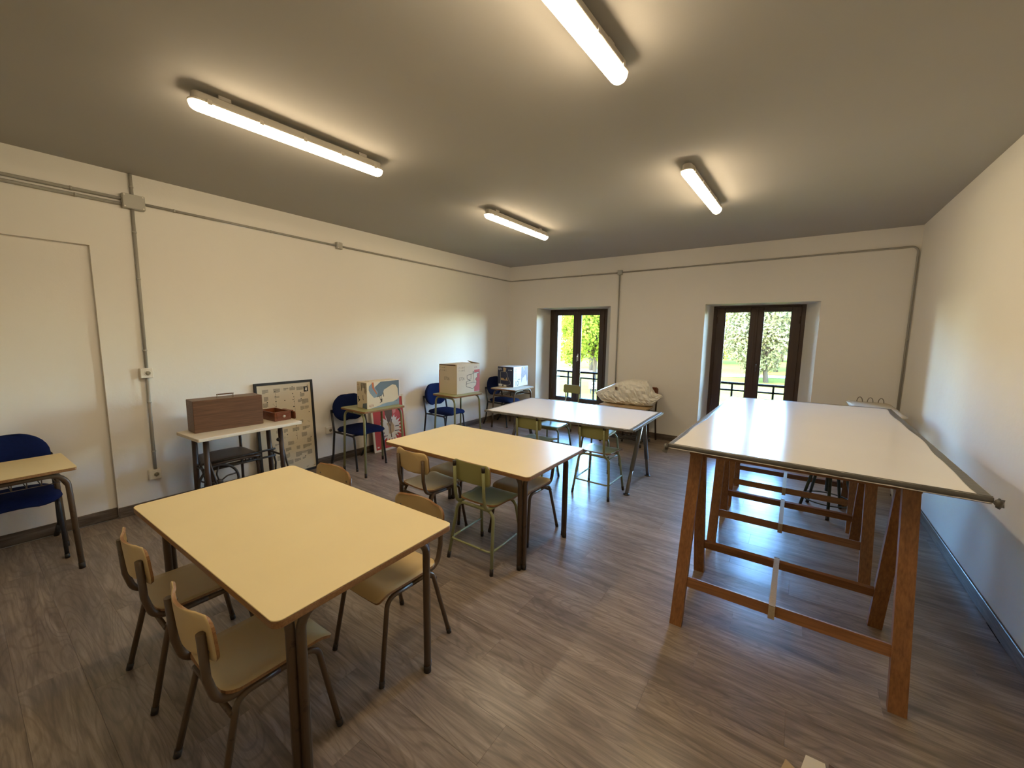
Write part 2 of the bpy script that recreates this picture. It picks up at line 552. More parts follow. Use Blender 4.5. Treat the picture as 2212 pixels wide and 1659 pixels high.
        for i in range(n):
            a, b = rim[i], rim[(i + 1) % n]
            self.f.append((k0 + a, k0 + k + a, k0 + k + b, k0 + b)); self.sm.append(False)
        return self

def mesh_of(name, mb, mat, mat2=None, edge_faces=None):
    me = bpy.data.meshes.new(name)
    me.from_pydata(mb.v, [], mb.f)
    me.polygons.foreach_set('use_smooth', mb.sm)
    me.materials.append(MT[mat] if isinstance(mat, str) else mat)
    if mat2:
        me.materials.append(MT[mat2])
        for i in edge_faces:
            me.polygons[i].material_index = 1
    me.update()
    return me

def obj(name, mb, mat, parent=None, label=None, **kw):
    o = bpy.data.objects.new(name, mesh_of(name, mb, mat, **kw))
    C.objects.link(o)
    if parent is not None:
        o.parent = parent
    if label:
        o['label'] = label
    return o

def tag(o, label, cat, group=None):
    o['label'] = label; o['category'] = cat
    if group:
        o['group'] = group
    return o

def thing(name, label, cat, loc=(0, 0, 0), rz=0.0, group=None):
    o = bpy.data.objects.new(name, None)
    o.empty_display_size = 0.1
    C.objects.link(o)
    o.location = loc
    o.rotation_euler = (0, 0, rz)
    return tag(o, label, cat, group)

def struct(name, mb=None, mat=None, label=None):
    o = obj(name, mb, mat) if mb is not None else bpy.data.objects.new(name, None)
    if mb is None:
        C.objects.link(o)
    o['kind'] = 'structure'
    if label:
        o['label'] = label
    return o

def dup(root, loc, rz, label=None, group=None):
    r = root.copy(); C.objects.link(r)
    r.location = loc; r.rotation_euler = (0, 0, rz)
    if label:
        r['label'] = label
    if group:
        r['group'] = group
    for ch in list(root.children):
        c = ch.copy(); C.objects.link(c); c.parent = r
        for g in list(ch.children):
            d = g.copy(); C.objects.link(d); d.parent = c
    return r

def edges_of(mb, start, test):
    return [i for i in range(start, len(mb.f)) if test(mb, i)]

def text_mesh(name, body, size, mat, parent, T, depth=0.0004, sx=1.0):
    cu = bpy.data.curves.new(name, 'FONT')
    cu.body = body
    cu.size = size
    cu.align_x = 'LEFT'
    tmp = bpy.data.objects.new(name, cu)
    C.objects.link(tmp)
    dg = bpy.context.evaluated_depsgraph_get()
    me = bpy.data.meshes.new_from_object(tmp.evaluated_get(dg))
    bpy.data.objects.remove(tmp)
    me.materials.clear()
    me.materials.append(MT[mat])
    for v in me.vertices:
        v.co = T @ Vector((v.co.x * sx, v.co.y, depth))
    o = bpy.data.objects.new(name, me)
    C.objects.link(o)
    o.parent = parent
    return o

def decal(name, polys, mat, parent, T, d=0.0006):
    """flat print: list of polygons (2-D) raised a hair above the surface whose frame is T (x right, y up, z out)"""
    mb = MB()
    for p in polys:
        n = len(p)
        vs = [T @ Vector((x, y, d)) for x, y in p] + [T @ Vector((x, y, 0)) for x, y in p]
        mb.add(vs, [tuple(range(n))] + [(i, i + n, (i + 1) % n + n, (i + 1) % n) for i in range(n)])
    o = obj(name, mb, mat, parent)
    if len(polys) > 5:
        o['kind'] = 'stuff'
    return o

def strokes(pts, w, closed=False):
    """thick polyline as quads"""
    out = []
    P = [Vector(p) for p in pts]
    if closed:
        P.append(P[0])
    for a, b in zip(P, P[1:]):
        t = (b - a)
        if t.length < 1e-6:
            continue
        t = t.normalized() * (w / 2)
        n = Vector((-t.y, t.x))
        out.append([tuple(a - t - n), tuple(b + t - n), tuple(b + t + n), tuple(a - t + n)])
    return out

def frameT(o, x, y):
    """4x4 from origin o, x axis, y axis"""
    x = Vector(x).normalized(); y = Vector(y).normalized(); z = x.cross(y)
    m = Matrix((x, y, z)).transposed().to_4x4()
    m.translation = Vector(o)
    return m

def rect(x0, y0, x1, y1):
    return [(x0, y0), (x1, y0), (x1, y1), (x0, y1)]

# ------------------------------------------------------------------ room shell
SILL, DPT, OUT = 0.345, 0.42, 0.54          # sill height, depth of the window frame, outer face of the wall
WIN = [dict(i0=0.616, i1=2.039, it=2.084, f0=0.666, f1=1.814, ft=2.072, g=((0.822, 1.171), (1.312, 1.680))),
       dict(i0=3.457, i1=4.779, it=2.068, f0=3.506, f1=4.640, ft=2.062, g=((3.663, 3.997), (4.152, 4.487)))]

# floor: slab and one object per plank
fl = struct('floor', MB().b2((-0.1, -L_, -0.25), (W_ + 0.1, 0.0, -0.0105)), 'sub', 'grey-brown oak laminate floor')
PW, PL = 0.192, 1.285
rng = random.Random(4)
cache = {}
def plank_mesh(ln, wd):
    key = (round(ln, 3), round(wd, 3))
    if key not in cache:
        g = 0.00025
        cache[key] = mesh_of('plank', MB().bbox((-ln / 2 + g, -wd / 2 + g, -0.010), (ln / 2 - g, wd / 2 - g, 0.0), 0.0003), 'floor')
    return cache[key]
y = 0.0
row = 0
while y > -L_ + 0.01:
    wd = min(PW, y + L_)
    off = (0.25, 0.92, 0.58, 1.15, 0.42, 0.78)[row % 6] + rng.uniform(-0.06, 0.06)
    x = 0.0
    nx = off
    while x < W_ - 0.01:
        x1 = min(nx, W_)
        if x1 - x > 0.02:
            o = bpy.data.objects.new('plank', plank_mesh(x1 - x, wd))
            C.objects.link(o)
            o.parent = fl
            o.location = ((x + x1) / 2, y - wd / 2, 0)
        x = x1
        nx = x + PL
    y -= PW
    row += 1

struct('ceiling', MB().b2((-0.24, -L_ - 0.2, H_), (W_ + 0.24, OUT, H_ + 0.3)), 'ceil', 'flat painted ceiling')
wl = MB()
wl.b2((-0.24, -5.65, -0.2), (0, 0.0, H_))
wl.b2((-0.24, -L_ - 0.2, 2.25), (0, -5.65, H_))
wl.b2((-0.24, -L_ - 0.2, -0.2), (-0.035, -5.65, 2.25))
struct('wall_left', wl, 'wall', 'white plaster wall with a shallow recess near the camera')
struct('wall_right', MB().b2((W_, -L_ - 0.2, -0.2), (W_ + 0.24, 0.0, H_)), 'wall', 'bare white plaster wall')
struct('wall_front', MB().b2((-0.24, -L_ - 0.2, -0.2), (W_ + 0.24, -L_, H_)), 'wall', 'white plaster wall')

def back_wall():
    mb = MB()
    def face(yv, zc, key0, key1, topk, flip):
        xs = [-0.24]
        for w in WIN:
            xs += [w[key0], w[key1]]
        xs.append(W_ + 0.24)
        for i in range(len(xs) - 1):
            a, b = xs[i], xs[i + 1]
            if i % 2 == 0:
                q = [(a, yv, -0.2), (b, yv, -0.2), (b, yv, H_), (a, yv, H_)]
                mb.add(q, [(0, 1, 2, 3) if not flip else (3, 2, 1, 0)])
            else:
                t = WIN[i // 2][topk]
                for z0, z1 in ((-0.2, SILL), (t, H_)):
                    q = [(a, yv, z0), (b, yv, z0), (b, yv, z1), (a, yv, z1)]
                    mb.add(q, [(0, 1, 2, 3) if not flip else (3, 2, 1, 0)])
    face(0.0, 0, 'i0', 'i1', 'it', False)
    face(OUT, 0, 'f0', 'f1', 'ft', True)
    for w in WIN:
        a = [(w['i0'], 0, SILL), (w['i1'], 0, SILL), (w['i1'], 0, w['it']), (w['i0'], 0, w['it'])]
        b = [(w['f0'], DPT, SILL), (w['f1'], DPT, SILL), (w['f1'], DPT, w['ft']), (w['f0'], DPT, w['ft'])]
        c = [(x, OUT, z) for x, _, z in b]
        for p, q in ((a, b), (b, c)):
            for i in range(4):
                j = (i + 1) % 4
                mb.add([p[i], p[j], q[j], q[i]], [(0, 1, 2, 3)])
    mb.add([(-0.24, 0, H_), (W_ + 0.24, 0, H_), (W_ + 0.24, OUT, H_), (-0.24, OUT, H_)], [(0, 1, 2, 3)])
    mb.add([(-0.24, 0, -0.2), (-0.24, 0, H_), (-0.24, OUT, H_), (-0.24, OUT, -0.2)], [(0, 1, 2, 3)])
    mb.add([(W_ + 0.24, 0, -0.2), (W_ + 0.24, 0, H_), (W_ + 0.24, OUT, H_), (W_ + 0.24, OUT, -0.2)], [(0, 1, 2, 3)])
    struct('wall_back', mb, 'wall', 'white plaster wall with two deep window openings')
back_wall()

struct('trim_1', MB().bbox((0.53, OUT, -3.2), (0.664, 0.86, H_ + 0.3), 0.004), 'plaster', 'white rendered pilaster outside the corner window')
BB = 0.09
mb = MB()
mb.bbox((0, -5.65, 0), (0.014, -0.014, BB), 0.003)
mb.bbox((-0.035, -L_, 0), (-0.021, -5.652, BB), 0.003)
struct('baseboard_left', mb, 'basey', 'grey-brown skirting board')
struct('baseboard_back', MB().bbox((0, -0.014, 0), (W_, 0, BB), 0.003), 'base', 'grey-brown skirting board')
struct('baseboard_right', MB().bbox((W_ - 0.014, -L_, 0), (W_, -0.014, BB), 0.003), 'basey', 'grey-brown skirting board')

# windows
for k, w in enumerate(WIN):
    wi = struct('window_%d' % (k + 1))
    wi['label'] = ['dark brown two-leaf window, the narrower one near the corner', 'dark brown two-leaf window behind the trestle table'][k]
    y0 = DPT - 0.005
    fz = w['ft']
    m = MB()
    fs = 0.055
    m.bbox((w['f0'], y0, SILL), (w['f0'] + fs, y0 + 0.07, fz), 0.004)
    m.bbox((w['f1'] - fs, y0, SILL), (w['f1'], y0 + 0.07, fz), 0.004)
    m.bbox((w['f0'] + fs, y0, fz - 0.035), (w['f1'] - fs, y0 + 0.07, fz), 0.004)
    m.bbox((w['f0'] + fs, y0, SILL), (w['f1'] - fs, y0 + 0.07, SILL + 0.03), 0.004)
    obj('frame', m, 'frame', wi)
    midx = (w['g'][0][1] + w['g'][1][0]) / 2
    gz0, gz1 = 0.420, 1.976
    for s in range(2):
        a = w['f0'] + fs - 0.010 if s == 0 else midx + 0.0008
        b = midx - 0.0008 if s == 0 else w['f1'] - fs + 0.010
        g0, g1 = w['g'][s]
        m = MB()
        ys, ye = y0 - 0.012, y0 + 0.045
        zb, zt = SILL + 0.020, fz - 0.028
        m.bbox((a, ys, zb), (g0, ye, zt), 0.006)
        m.bbox((g1, ys, zb), (b, ye, zt), 0.006)
        m.bbox((g0, ys, zb), (g1, ye, gz0), 0.006)
        m.bbox((g0, ys, gz1), (g1, ye, zt), 0.006)
        sash = obj('sash', m, 'frame', wi)
        obj('pane', MB().b2((g0 - 0.008, y0 + 0.016, gz0 - 0.008), (g1 + 0.008, y0 + 0.020, gz1 + 0.008)), 'glass', sash)
        bead = MB()
        for q in (((g0, gz0), (g0 + 0.01, gz1)), ((g1 - 0.01, gz0), (g1, gz1)), ((g0, gz0), (g1, gz0 + 0.01)), ((g0, gz1 - 0.01), (g1, gz1))):
            bead.b2((q[0][0], y0 + 0.002, q[0][1]), (q[1][0], y0 + 0.014, q[1][1]))
        obj('glazing_bead', bead, 'frame', sash)
        if s == 1:
            hx = a + 0.036
            h = MB().bbox((hx - 0.012, ys - 0.006, 1.13), (hx + 0.012, ys, 1.26), 0.002)
            h.tube([(hx, ys, 1.225), (hx, ys - 0.045, 1.225), (hx, ys - 0.045, 1.12)], 0.008, 8, 0.012)
            obj('handle', h, 'brass' if k == 0 else 'frame', sash)
    obj('cover_strip', MB().bbox((midx - 0.016, y0 - 0.020, SILL + 0.022), (midx + 0.016, y0 - 0.0125, fz - 0.030), 0.003), 'frame', wi)
    hg = MB()
    for hz in (0.62, 1.85):
        for hx, sx in ((w['f0'] + fs + 0.002, 1), (w['f1'] - fs - 0.002, -1)):
            hg.tube([(hx, y0 - 0.010, hz - 0.05), (hx, y0 - 0.010, hz + 0.05)], 0.008, 8)
    obj('hinges', hg, 'frame', wi)

# balcony railings set between the outer reveals
for k, w in enumerate(WIN):
    t = thing('balcony_railing', ['black iron railing outside the narrower window near the corner', 'black iron railing outside the window behind the trestle table'][k], 'railing', (0, 0, 0), 0, 'iron railings outside the windows')
    yr = 0.575
    obj('top_rail', MB().bbox((w['f0'] + 0.002, yr - 0.020, 0.888), (w['f1'] - 0.002, yr + 0.020, 0.922), 0.003), 'iron', t)
    obj('middle_rail', MB().bbox((w['f0'] + 0.002, yr - 0.013, 0.787), (w['f1'] - 0.002, yr + 0.013, 0.811), 0.002), 'iron', t)
    obj('bottom_rail', MB().bbox((w['f0'] + 0.002, yr - 0.011, SILL + 0.05), (w['f1'] - 0.002, yr + 0.011, SILL + 0.068), 0.002), 'iron', t)
    ref = 1.003 if k == 0 else 3.812
    xs = [(ref + 0.1335 * i, i) for i in range(-8, 9)]
    for x, i in xs:
        if not (w['f0'] + 0.05 < x < w['f1'] - 0.05):
            continue
        if i % 4 == 0:
            obj('baluster', MB().b2((x - 0.013, yr - 0.013, SILL + 0.06), (x + 0.013, yr + 0.013, 0.896)), 'iron', t)
        elif i % 2 == 0:
            obj('baluster', MB().b2((x - 0.009, yr - 0.009, SILL + 0.06), (x + 0.009, yr + 0.009, 0.793)), 'iron', t)

# ------------------------------------------------------------------ conduits, boxes, sockets
def conduit(name, pts, r, label, clips=(), fil=0.05):
    t = thing(name, label, 'conduit', (0, 0, 0))
    obj('pipe', MB().tube(pts, r, 10, fil), 'pipe', t)
    for c, ax in clips:
        c = Vector(c)
        m = MB()
        a = Vector((1, 0, 0)) if ax == 'x' else (Vector((0, 1, 0)) if ax == 'y' else Vector((0, 0, 1)))
        m.tube([c - a * 0.006, c + a * 0.006], r + 0.0035, 12)
        obj('clip', m, 'boxgrey', t)
    return t
CX = 0.016
conduit('conduit', [(CX, -L_ + 0.05, 2.655), (CX, -5.44, 2.652)], 0.0125, 'upper of two parallel grey pipes left of the large junction box', [((CX, -5.72, 2.652), 'y'), ((CX, -6.4, 2.653), 'y')])
conduit('conduit', [(CX, -L_ + 0.05, 2.612), (CX, -5.44, 2.610)], 0.0125, 'lower of two parallel grey pipes left of the large junction box', [((CX, -5.70, 2.610), 'y'), ((CX, -6.35, 2.610), 'y')])
conduit('conduit', [(CX, -5.372, H_ - 0.002), (CX, -5.372, 2.69)], 0.011, 'short grey pipe from the ceiling down into the large junction box', [((CX, -5.372, 2.76), 'z')])
conduit('conduit', [(CX, -5.378, 2.59), (CX, -5.385, 1.26)], 0.0115, 'grey pipe dropping from the large junction box to the upper socket', [((CX, -5.379, 2.40), 'z'), ((CX, -5.381, 2.02), 'z'), ((CX, -5.384, 1.42), 'z')])
conduit('conduit', [(CX, -5.387, 1.19), (CX, -5.392, 0.36)], 0.0115, 'grey pipe between the upper and the lower wall socket', [((CX, -5.388, 0.97), 'z'), ((CX, -5.390, 0.53), 'z')])
conduit('conduit', [(CX, -5.30, 2.640), (CX, -3.575, 2.620)], 0.0105, 'grey pipe along the left wall between the two junction boxes', [((CX, -5.1, 2.638), 'y'), ((CX, -4.3, 2.628), 'y')])
conduit('conduit', [(CX, -3.505, 2.620), (CX, -CX, 2.600), (2.14, -CX, 2.602)], 0.0105, 'grey pipe turning the far left corner onto the window wall', [((CX, -2.6, 2.615), 'y'), ((CX, -1.6, 2.609), 'y'), ((CX, -0.7, 2.604), 'y'), ((0.75, -CX, 2.600), 'x'), ((1.5, -CX, 2.601), 'x')], 0.06)
conduit('conduit', [(2.21, -CX, 2.605), (W_ - 0.022, -CX, 2.635), (W_ - 0.022, -CX, 0.45)], 0.0105, 'grey pipe over the right window, bending down in the right corner', [((2.9, -CX, 2.611), 'x'), ((3.9, -CX, 2.620), 'x'), ((4.9, -CX, 2.629), 'x'), ((W_ - 0.022, -CX, 1.6), 'z')], 0.06)
conduit('conduit', [(2.172, -CX, 2.57), (2.178, -CX, 0.40)], 0.0105, 'grey pipe running down the wall between the two windows', [((2.173, -CX, 2.3), 'z'), ((2.175, -CX, 1.55), 'z')])

def jbox(label, lo, hi, face):
    t = thing('junction_box', label, 'junction box', (0, 0, 0), 0, 'grey junction boxes')
    obj('body', MB().bbox(lo, hi, 0.004), 'boxgrey', t)
    m = MB()
    e = 0.003
    if face == 'x':
        obj('lid', MB().bbox((hi[0], lo[1] + e, lo[2] + e), (hi[0] + 0.006, hi[1] - e, hi[2] - e), 0.002), 'boxgrey', t)
        for y in (lo[1] + 0.014, hi[1] - 0.014):
            for z in (lo[2] + 0.012, hi[2] - 0.012):
                obj('screw', MB().tube([(hi[0] + 0.005, y, z), (hi[0] + 0.009, y, z)], 0.005, 8), 'socket', t)
    else:
        obj('lid', MB().bbox((lo[0] + e, lo[1] - 0.006, lo[2] + e), (hi[0] - e, lo[1], hi[2] - e), 0.002), 'boxgrey', t)
jbox('large grey junction box high on the left wall', (0.0005, -5.442, 2.580), (0.050, -5.300, 2.694), 'x')
jbox('small square junction box in the middle of the left wall', (0.0005, -3.577, 2.583), (0.040, -3.503, 2.660), 'x')
jbox('small junction box between the two windows', (2.138, -0.040, 2.568), (2.212, -0.0005, 2.640), 'y')

def socket(label, y, z):
    t = thing('wall_socket', label, 'socket', (0, y, z), 0, 'white wall sockets')
    obj('back_box', MB().bbox((0.0005, -0.043, -0.043), (0.036, 0.043, 0.043), 0.003), 'socket', t)
    obj('plate', MB().bbox((0.036, -0.041, -0.041), (0.042, 0.041, 0.041), 0.003), 'socket', t)
    T = Matrix.Translation((0.042, 0.006, 0)) @ Matrix.Rotation(PI / 2, 4, 'Y')
    w = obj('well', MB().lathe([(0.024, 0.0), (0.024, 0.003), (0.019, 0.003), (0.018, 0.0006)], 20, T, False), 'socket', t)
    obj('well_floor', MB().lathe([(0.0185, 0.0002), (0.0185, 0.0008)], 20, T), 'inkgrey', t)
    for dy in (-0.0095, 0.0095):
        obj('pin_hole', MB().tube([(0.0425, 0.006 + dy, 0), (0.0435, 0.006 + dy, 0)], 0.003, 8), 'dark', t)
    obj('earth_clip', MB().b2((0.0425, 0.003, -0.018), (0.0445, 0.009, -0.014)), 'dark', t)
socket('upper white wall socket on the grey drop pipe', -5.392, 1.225)
socket('lower white wall socket at the end of the drop pipe', -5.399, 0.324)
socket('white wall socket beside the blue chair and framed print', -3.76, 0.415)

# ------------------------------------------------------------------ ceiling lamps
def lamp(label, x, y, ang):
    t = thing('batten_light', label, 'lamp', (x, y, 0), -R(ang), 'ceiling batten lights')
    hl = 0.585
    zt = H_ - 0.022
    zd = zt - 0.045
    # housing tray
    poly = [(-0.034, -hl + 0.015), (0.034, -hl + 0.015), (0.034, hl - 0.015), (-0.034, hl - 0.015)]
    obj('housing', MB().slab(poly, zd + 0.001, zt, 0.03, 0.006), 'lamp_body', t)
    obj('rim', MB().slab([(-0.045, -hl), (0.045, -hl), (0.045, hl), (-0.045, hl)], zd - 0.006, zd + 0.004, 0.040, 0.002), 'clip', t)
    # diffuser: half tube with rounded ends
    m = MB()
    nx, ny = 10, 120
    vs = []
    for j in range(ny + 1):
        v = -1 + 2 * j / ny
        yy = v * (hl - 0.004)
        e = max(0.0, (abs(yy) - (hl - 0.045)) / 0.041)
        k = math.sqrt(max(0.0, 1 - e * e))
        for i in range(nx + 1):
            a = PI * i / nx
            vs.append((-0.041 * math.cos(a) * (0.35 + 0.65 * k), yy, zd - 0.006 - 0.040 * math.sin(a) * (0.25 + 0.75 * k)))
    fs = []
    for j in range(ny):
        for i in range(nx):
            a = j * (nx + 1) + i
            fs.append((a, a + nx + 1, a + nx + 2, a + 1))
    m.add(vs, fs, True)
    m.f.append(tuple(range(nx, -1, -1))); m.sm.append(False)
    k0 = ny * (nx + 1)
    m.f.append(tuple(k0 + i for i in range(nx + 1))); m.sm.append(False)
    obj('diffuser', m, 'lamp', t)
    for yy in (-0.50, -0.25, 0.0, 0.25, 0.50):
        for s in (-1, 1):
            obj('clip', MB().bbox((s * 0.043, yy - 0.011, zd - 0.013), (s * 0.049, yy + 0.011, zd + 0.012), 0.001), 'clip', t)
    for yy in (-0.42, 0.42):
        obj('bracket', MB().b2((-0.02, yy - 0.03, zt - 0.001), (0.02, yy + 0.03, H_ - 0.0005)), 'lamp_body', t)
lamp('lit batten light nearest the large junction box', 1.922, -4.950, 2.0)
lamp('lit batten light cut off by the top edge of the picture', 3.795, -5.022, 2.5)
lamp('small-looking far batten light over the white table', 1.950, -2.548, 0.4)
lamp('lit batten light over the trestle table, nearest the right window', 3.848, -2.604, 1.6)

# ------------------------------------------------------------------ furniture builders
def cosv(v):
    return 0.5 - 0.5 * math.cos(PI * v)

def rr_hw(v, W, L, r):
    """half width of a rounded rectangle at position v*L along its length"""
    d = min(v, 1 - v) * L
    if d >= r:
        return W
    return W - r + math.sqrt(max(0.0, r * r - (r - d) ** 2))

def sheet(name, f, nu, nv, th, face, edge, parent, back=None):
    m = MB()
    m.panel(f, nu, nv, th)
    nf = 2 * nu * nv
    return obj(name, m, face, parent, mat2=edge, edge_faces=range(nf, len(m.f)))

def leg_with_foot(parent, pts, r, mat, fillet, capmat='cap', caplen=0.045, caps=1.12):
    lg = obj('leg', MB().tube(pts, r, 10, fillet), mat, parent)
    a, b = Vector(pts[0]), Vector(pts[1])
    d = (b - a).normalized()
    obj('rubber_foot', MB().tube([a - Vector((0, 0, 0)), a + d * caplen], r * caps, 10), capmat, lg)
    return lg

def yellow_chair(label):
    t = thing('school_chair', label, 'chair', group='yellow school chairs')
    TR = 0.0115
    for s in (-1, 1):
        mid = (s * 0.160, 0.01, 0.385)
        leg_with_foot(t, [(s * 0.193, -0.215, 0.001), (s * 0.160, -0.125, 0.385), mid], TR, 'brown', 0.05, caplen=0.03)
        leg_with_foot(t, [(s * 0.188, 0.215, 0.001), (s * 0.160, 0.150, 0.385), mid], TR, 'brown', 0.05, caplen=0.03)
        obj('back_upright', MB().tube([(s * 0.148, 0.05, 0.390), (s * 0.148, -0.175, 0.392), (s * 0.148, -0.200, 0.50), (s * 0.148, -0.206, 0.662)], 0.0135, 10, 0.06), 'brown', t)
    obj('crossbar', MB().tube([(-0.168, -0.145, 0.338), (0.168, -0.145, 0.338)], 0.010, 8), 'brown', t)
    obj('crossbar', MB().tube([(-0.158, 0.10, 0.383), (0.158, 0.10, 0.383)], 0.010, 8), 'brown', t)
    def seat(u, v):
        v = cosv(v)
        L = 0.375
        y = -0.165 + v * L
        hw = rr_hw(v, 0.172, L, 0.055) if v < 0.5 else rr_hw(v, 0.172, L, 0.02)
        z = 0.412 - 0.006 * (1 - (2 * v - 1) ** 2) + 0.006 * u * u
        if v > 0.80:
            z -= 0.028 * ((v - 0.80) / 0.20) ** 2
        return (u * hw, y, z)
    sheet('seat', seat, 10, 18, 0.011, 'cream', 'ply', t)
    def yb(u, v):
        a = abs(u)
        return -0.208 - 0.012 * v + 0.048 * a ** 2.0 - 0.014 * max(0.0, a - 0.72) / 0.28
    def back(u, v):
        v = cosv(v)
        Hh = 0.158
        z = 0.552 + v * Hh
        hw = rr_hw(v, 0.190, Hh, 0.045)
        return (u * hw, yb(u, v), z)
    sheet('backrest', back, 20, 12, 0.010, 'cream', 'ply', t)
    for s in (-1, 1):
        for z in (0.590, 0.645):
            y = yb(0.148 / 0.19, (z - 0.552) / 0.158)
            obj('rivet', MB().tube([(s * 0.148, y + 0.001, z), (s * 0.148, y + 0.0075, z)], 0.006, 8), 'steel', t)
            obj('spacer', MB().tube([(s * 0.148, -0.198, z), (s * 0.148, y - 0.004, z)], 0.007, 8), 'steel', t)
    return t

def green_chair(label):
    t = thing('school_chair', label, 'chair', group='green school chairs')
    TR = 0.0115
    for s in (-1, 1):
        leg_with_foot(t, [(s * 0.196, -0.190, 0.001), (s * 0.160, -0.125, 0.412), (0, -0.125, 0.412)], TR, 'greentube', 0.06)
        leg_with_foot(t, [(s * 0.196, 0.190, 0.001), (s * 0.160, 0.130, 0.412), (0, 0.130, 0.412)], TR, 'greentube', 0.06)
        up_ = obj('back_upright', MB().tube([(s * 0.128, 0.10, 0.424), (s * 0.128, -0.170, 0.426), (s * 0.128, -0.188, 0.52), (s * 0.128, -0.198, 0.732)], 0.0115, 10, 0.055), 'greentube', t)
        obj('end_cap', MB().tube([(s * 0.128, -0.1965, 0.70), (s * 0.128, -0.198, 0.735)], 0.0122, 10), 'cap', up_)
    q = [(-0.183, 0.165, 0.165), (-0.183, -0.178, 0.150), (0.183, -0.178, 0.150), (0.183, 0.165, 0.165)]
    obj('stretcher', MB().tube(q, 0.008, 8, 0.035), 'greentube', t)
    def seat(u, v):
        v = cosv(v)
        L = 0.335
        y = -0.130 + v * L
        hw = rr_hw(v, 0.162, L, 0.06) if v < 0.5 else rr_hw(v, 0.172, L, 0.02)
        z = 0.444 - 0.008 * (1 - (2 * v - 1) ** 2) + 0.004 * u * u
        if v > 0.80:
            z -= 0.028 * ((v - 0.80) / 0.20) ** 2
        return (u * hw, y, z)
    sheet('seat', seat, 10, 18, 0.011, 'greenlam', 'ply', t)
    def back(u, v):
        v = cosv(v)
        Hh = 0.145
        z = 0.593 + v * Hh
        hw = rr_hw(v, 0.163, Hh, 0.030)
        y = -0.173 - 0.008 * v + 0.012 * (u * u)
        return (u * hw, y, z)
    sheet('backrest', back, 12, 10, 0.010, 'greenlam', 'ply', t)
    return t

def blue_chair(label):
    t = thing('conference_chair', label, 'chair', group='blue upholstered chairs along the left wall')
    for s in (-1, 1):
        lg = leg_with_foot(t, [(s * 0.205, -0.262, 0.001), (s * 0.222, -0.195, 0.12), (s * 0.222, -0.155, 0.41), (s * 0.222, -0.205, 0.66)], 0.0125, 'black', 0.10, 'black', 0.12, 1.25)
        leg_with_foot(t, [(s * 0.200, 0.255, 0.001), (s * 0.195, 0.205, 0.402), (s * 0.215, -0.150, 0.412)], 0.0115, 'black', 0.04, 'black', 0.03, 1.15)
    obj('crossbar', MB().tube([(-0.195, 0.16, 0.402), (0.195, 0.16, 0.402)], 0.010, 8), 'black', t)
    obj('crossbar', MB().tube([(-0.215, -0.12, 0.41), (0.215, -0.12, 0.41)], 0.010, 8), 'black', t)
    def sf(u, v):
        v = cosv(v)
        L = 0.46
        hw = rr_hw(v, 0.222, L, 0.12)
        z = 0.440 + 0.012 * (1 - u * u) - (0.02 * ((v - 0.8) / 0.2) ** 2 if v > 0.8 else 0)
        return (u * hw, -0.175 + v * L, z)
    def st(u, v):
        v = cosv(v)
        e = max(abs(u), abs(2 * v - 1))
        return 0.058 * math.sqrt(max(0.02, 1 - e ** 4))
    m = MB(); m.panel(sf, 14, 16, st)
    m.sm = [True] * len(m.f)
    obj('seat', m, 'blue', t)
    def bf(u, v):
        v = cosv(v)
        Hh = 0.315
        hw = rr_hw(v, 0.222, Hh, 0.155)
        return (u * hw, -0.185 - 0.035 * v + 0.03 * u * u, 0.525 + v * Hh)
    def bt(u, v):
        v = cosv(v)
        e = max(abs(u), abs(2 * v - 1))
        return 0.050 * math.sqrt(max(0.02, 1 - e ** 4))
    m = MB(); m.panel(bf, 14, 14, bt)
    m.sm = [True] * len(m.f)
    obj('backrest', m, 'blue', t)
    for s in (-1, 1):
        obj('bracket', MB().bbox((s * 0.205, -0.214, 0.635), (s * 0.232, -0.186, 0.675), 0.004), 'black', t)
    return t

def pair_table(name, label, corners, legs, z, rz=0):
    """table with a laminate top on bent tube legs standing in pairs; corners and legs in world xy"""
    cx = sum(c[0] for c in corners) / 4; cy = sum(c[1] for c in corners) / 4
    t = thing(name, label, 'table', (cx, cy, 0), 0)
    pc = [(a - cx, b - cy) for a, b in corners]
    m = MB()
    m.slab(pc, z - 0.004, z, 0.030, 0.0012)
    top = obj('tabletop', m, 'yellow', t)
    obj('edge_band', MB().slab(pc, z - 0.030, z - 0.0042, 0.030, 0.003), 'ply', t, 'brown wooden edge of the tabletop')
    zr = z - 0.049
    d = 0.020
    L = [(a - cx, b - cy) for a, b in legs]       # near-left, near-right, far-right, far-left
    sg = [(1, 1), (-1, 1), (-1, -1), (1, -1)]
    for i in range(4):
        x, y = L[i]; sx, sy = sg[i]
        ox = L[(1, 0, 3, 2)[i]]; oy = L[(3, 2, 1, 0)[i]]
        leg_with_foot(t, [(x + sx * d, y - sy * 0.004, 0.001), (x + sx * d, y - sy * 0.004, zr), ((x + ox[0]) / 2, (y + ox[1]) / 2 - sy * 0.004, zr)], 0.0165, 'brown', 0.075, caplen=0.035, caps=1.06)
        leg_with_foot(t, [(x - sx * 0.004, y + sy * d, 0.001), (x - sx * 0.004, y + sy * d, zr), ((x + oy[0]) / 2 - sx * 0.004, (y + oy[1]) / 2, zr)], 0.0165, 'brown', 0.075, caplen=0.035, caps=1.06)
    return t

# yellow tables
pair_table('classroom_table', 'large yellow laminate table nearest the camera',
           [(1.942, -5.913), (3.369, -5.883), (3.345, -5.084), (1.920, -5.113)],
           [(2.035, -5.815), (3.295, -5.792), (3.275, -5.170), (2.015, -5.195)], 0.72)
pair_table('classroom_table', 'yellow laminate table in the middle of the room',
           [(1.900, -4.368), (3.295, -4.361), (3.286, -3.540), (1.892, -3.562)],
           [(1.930, -4.245), (3.176, -4.235), (3.190, -3.635), (1.940, -3.635)], 0.72)

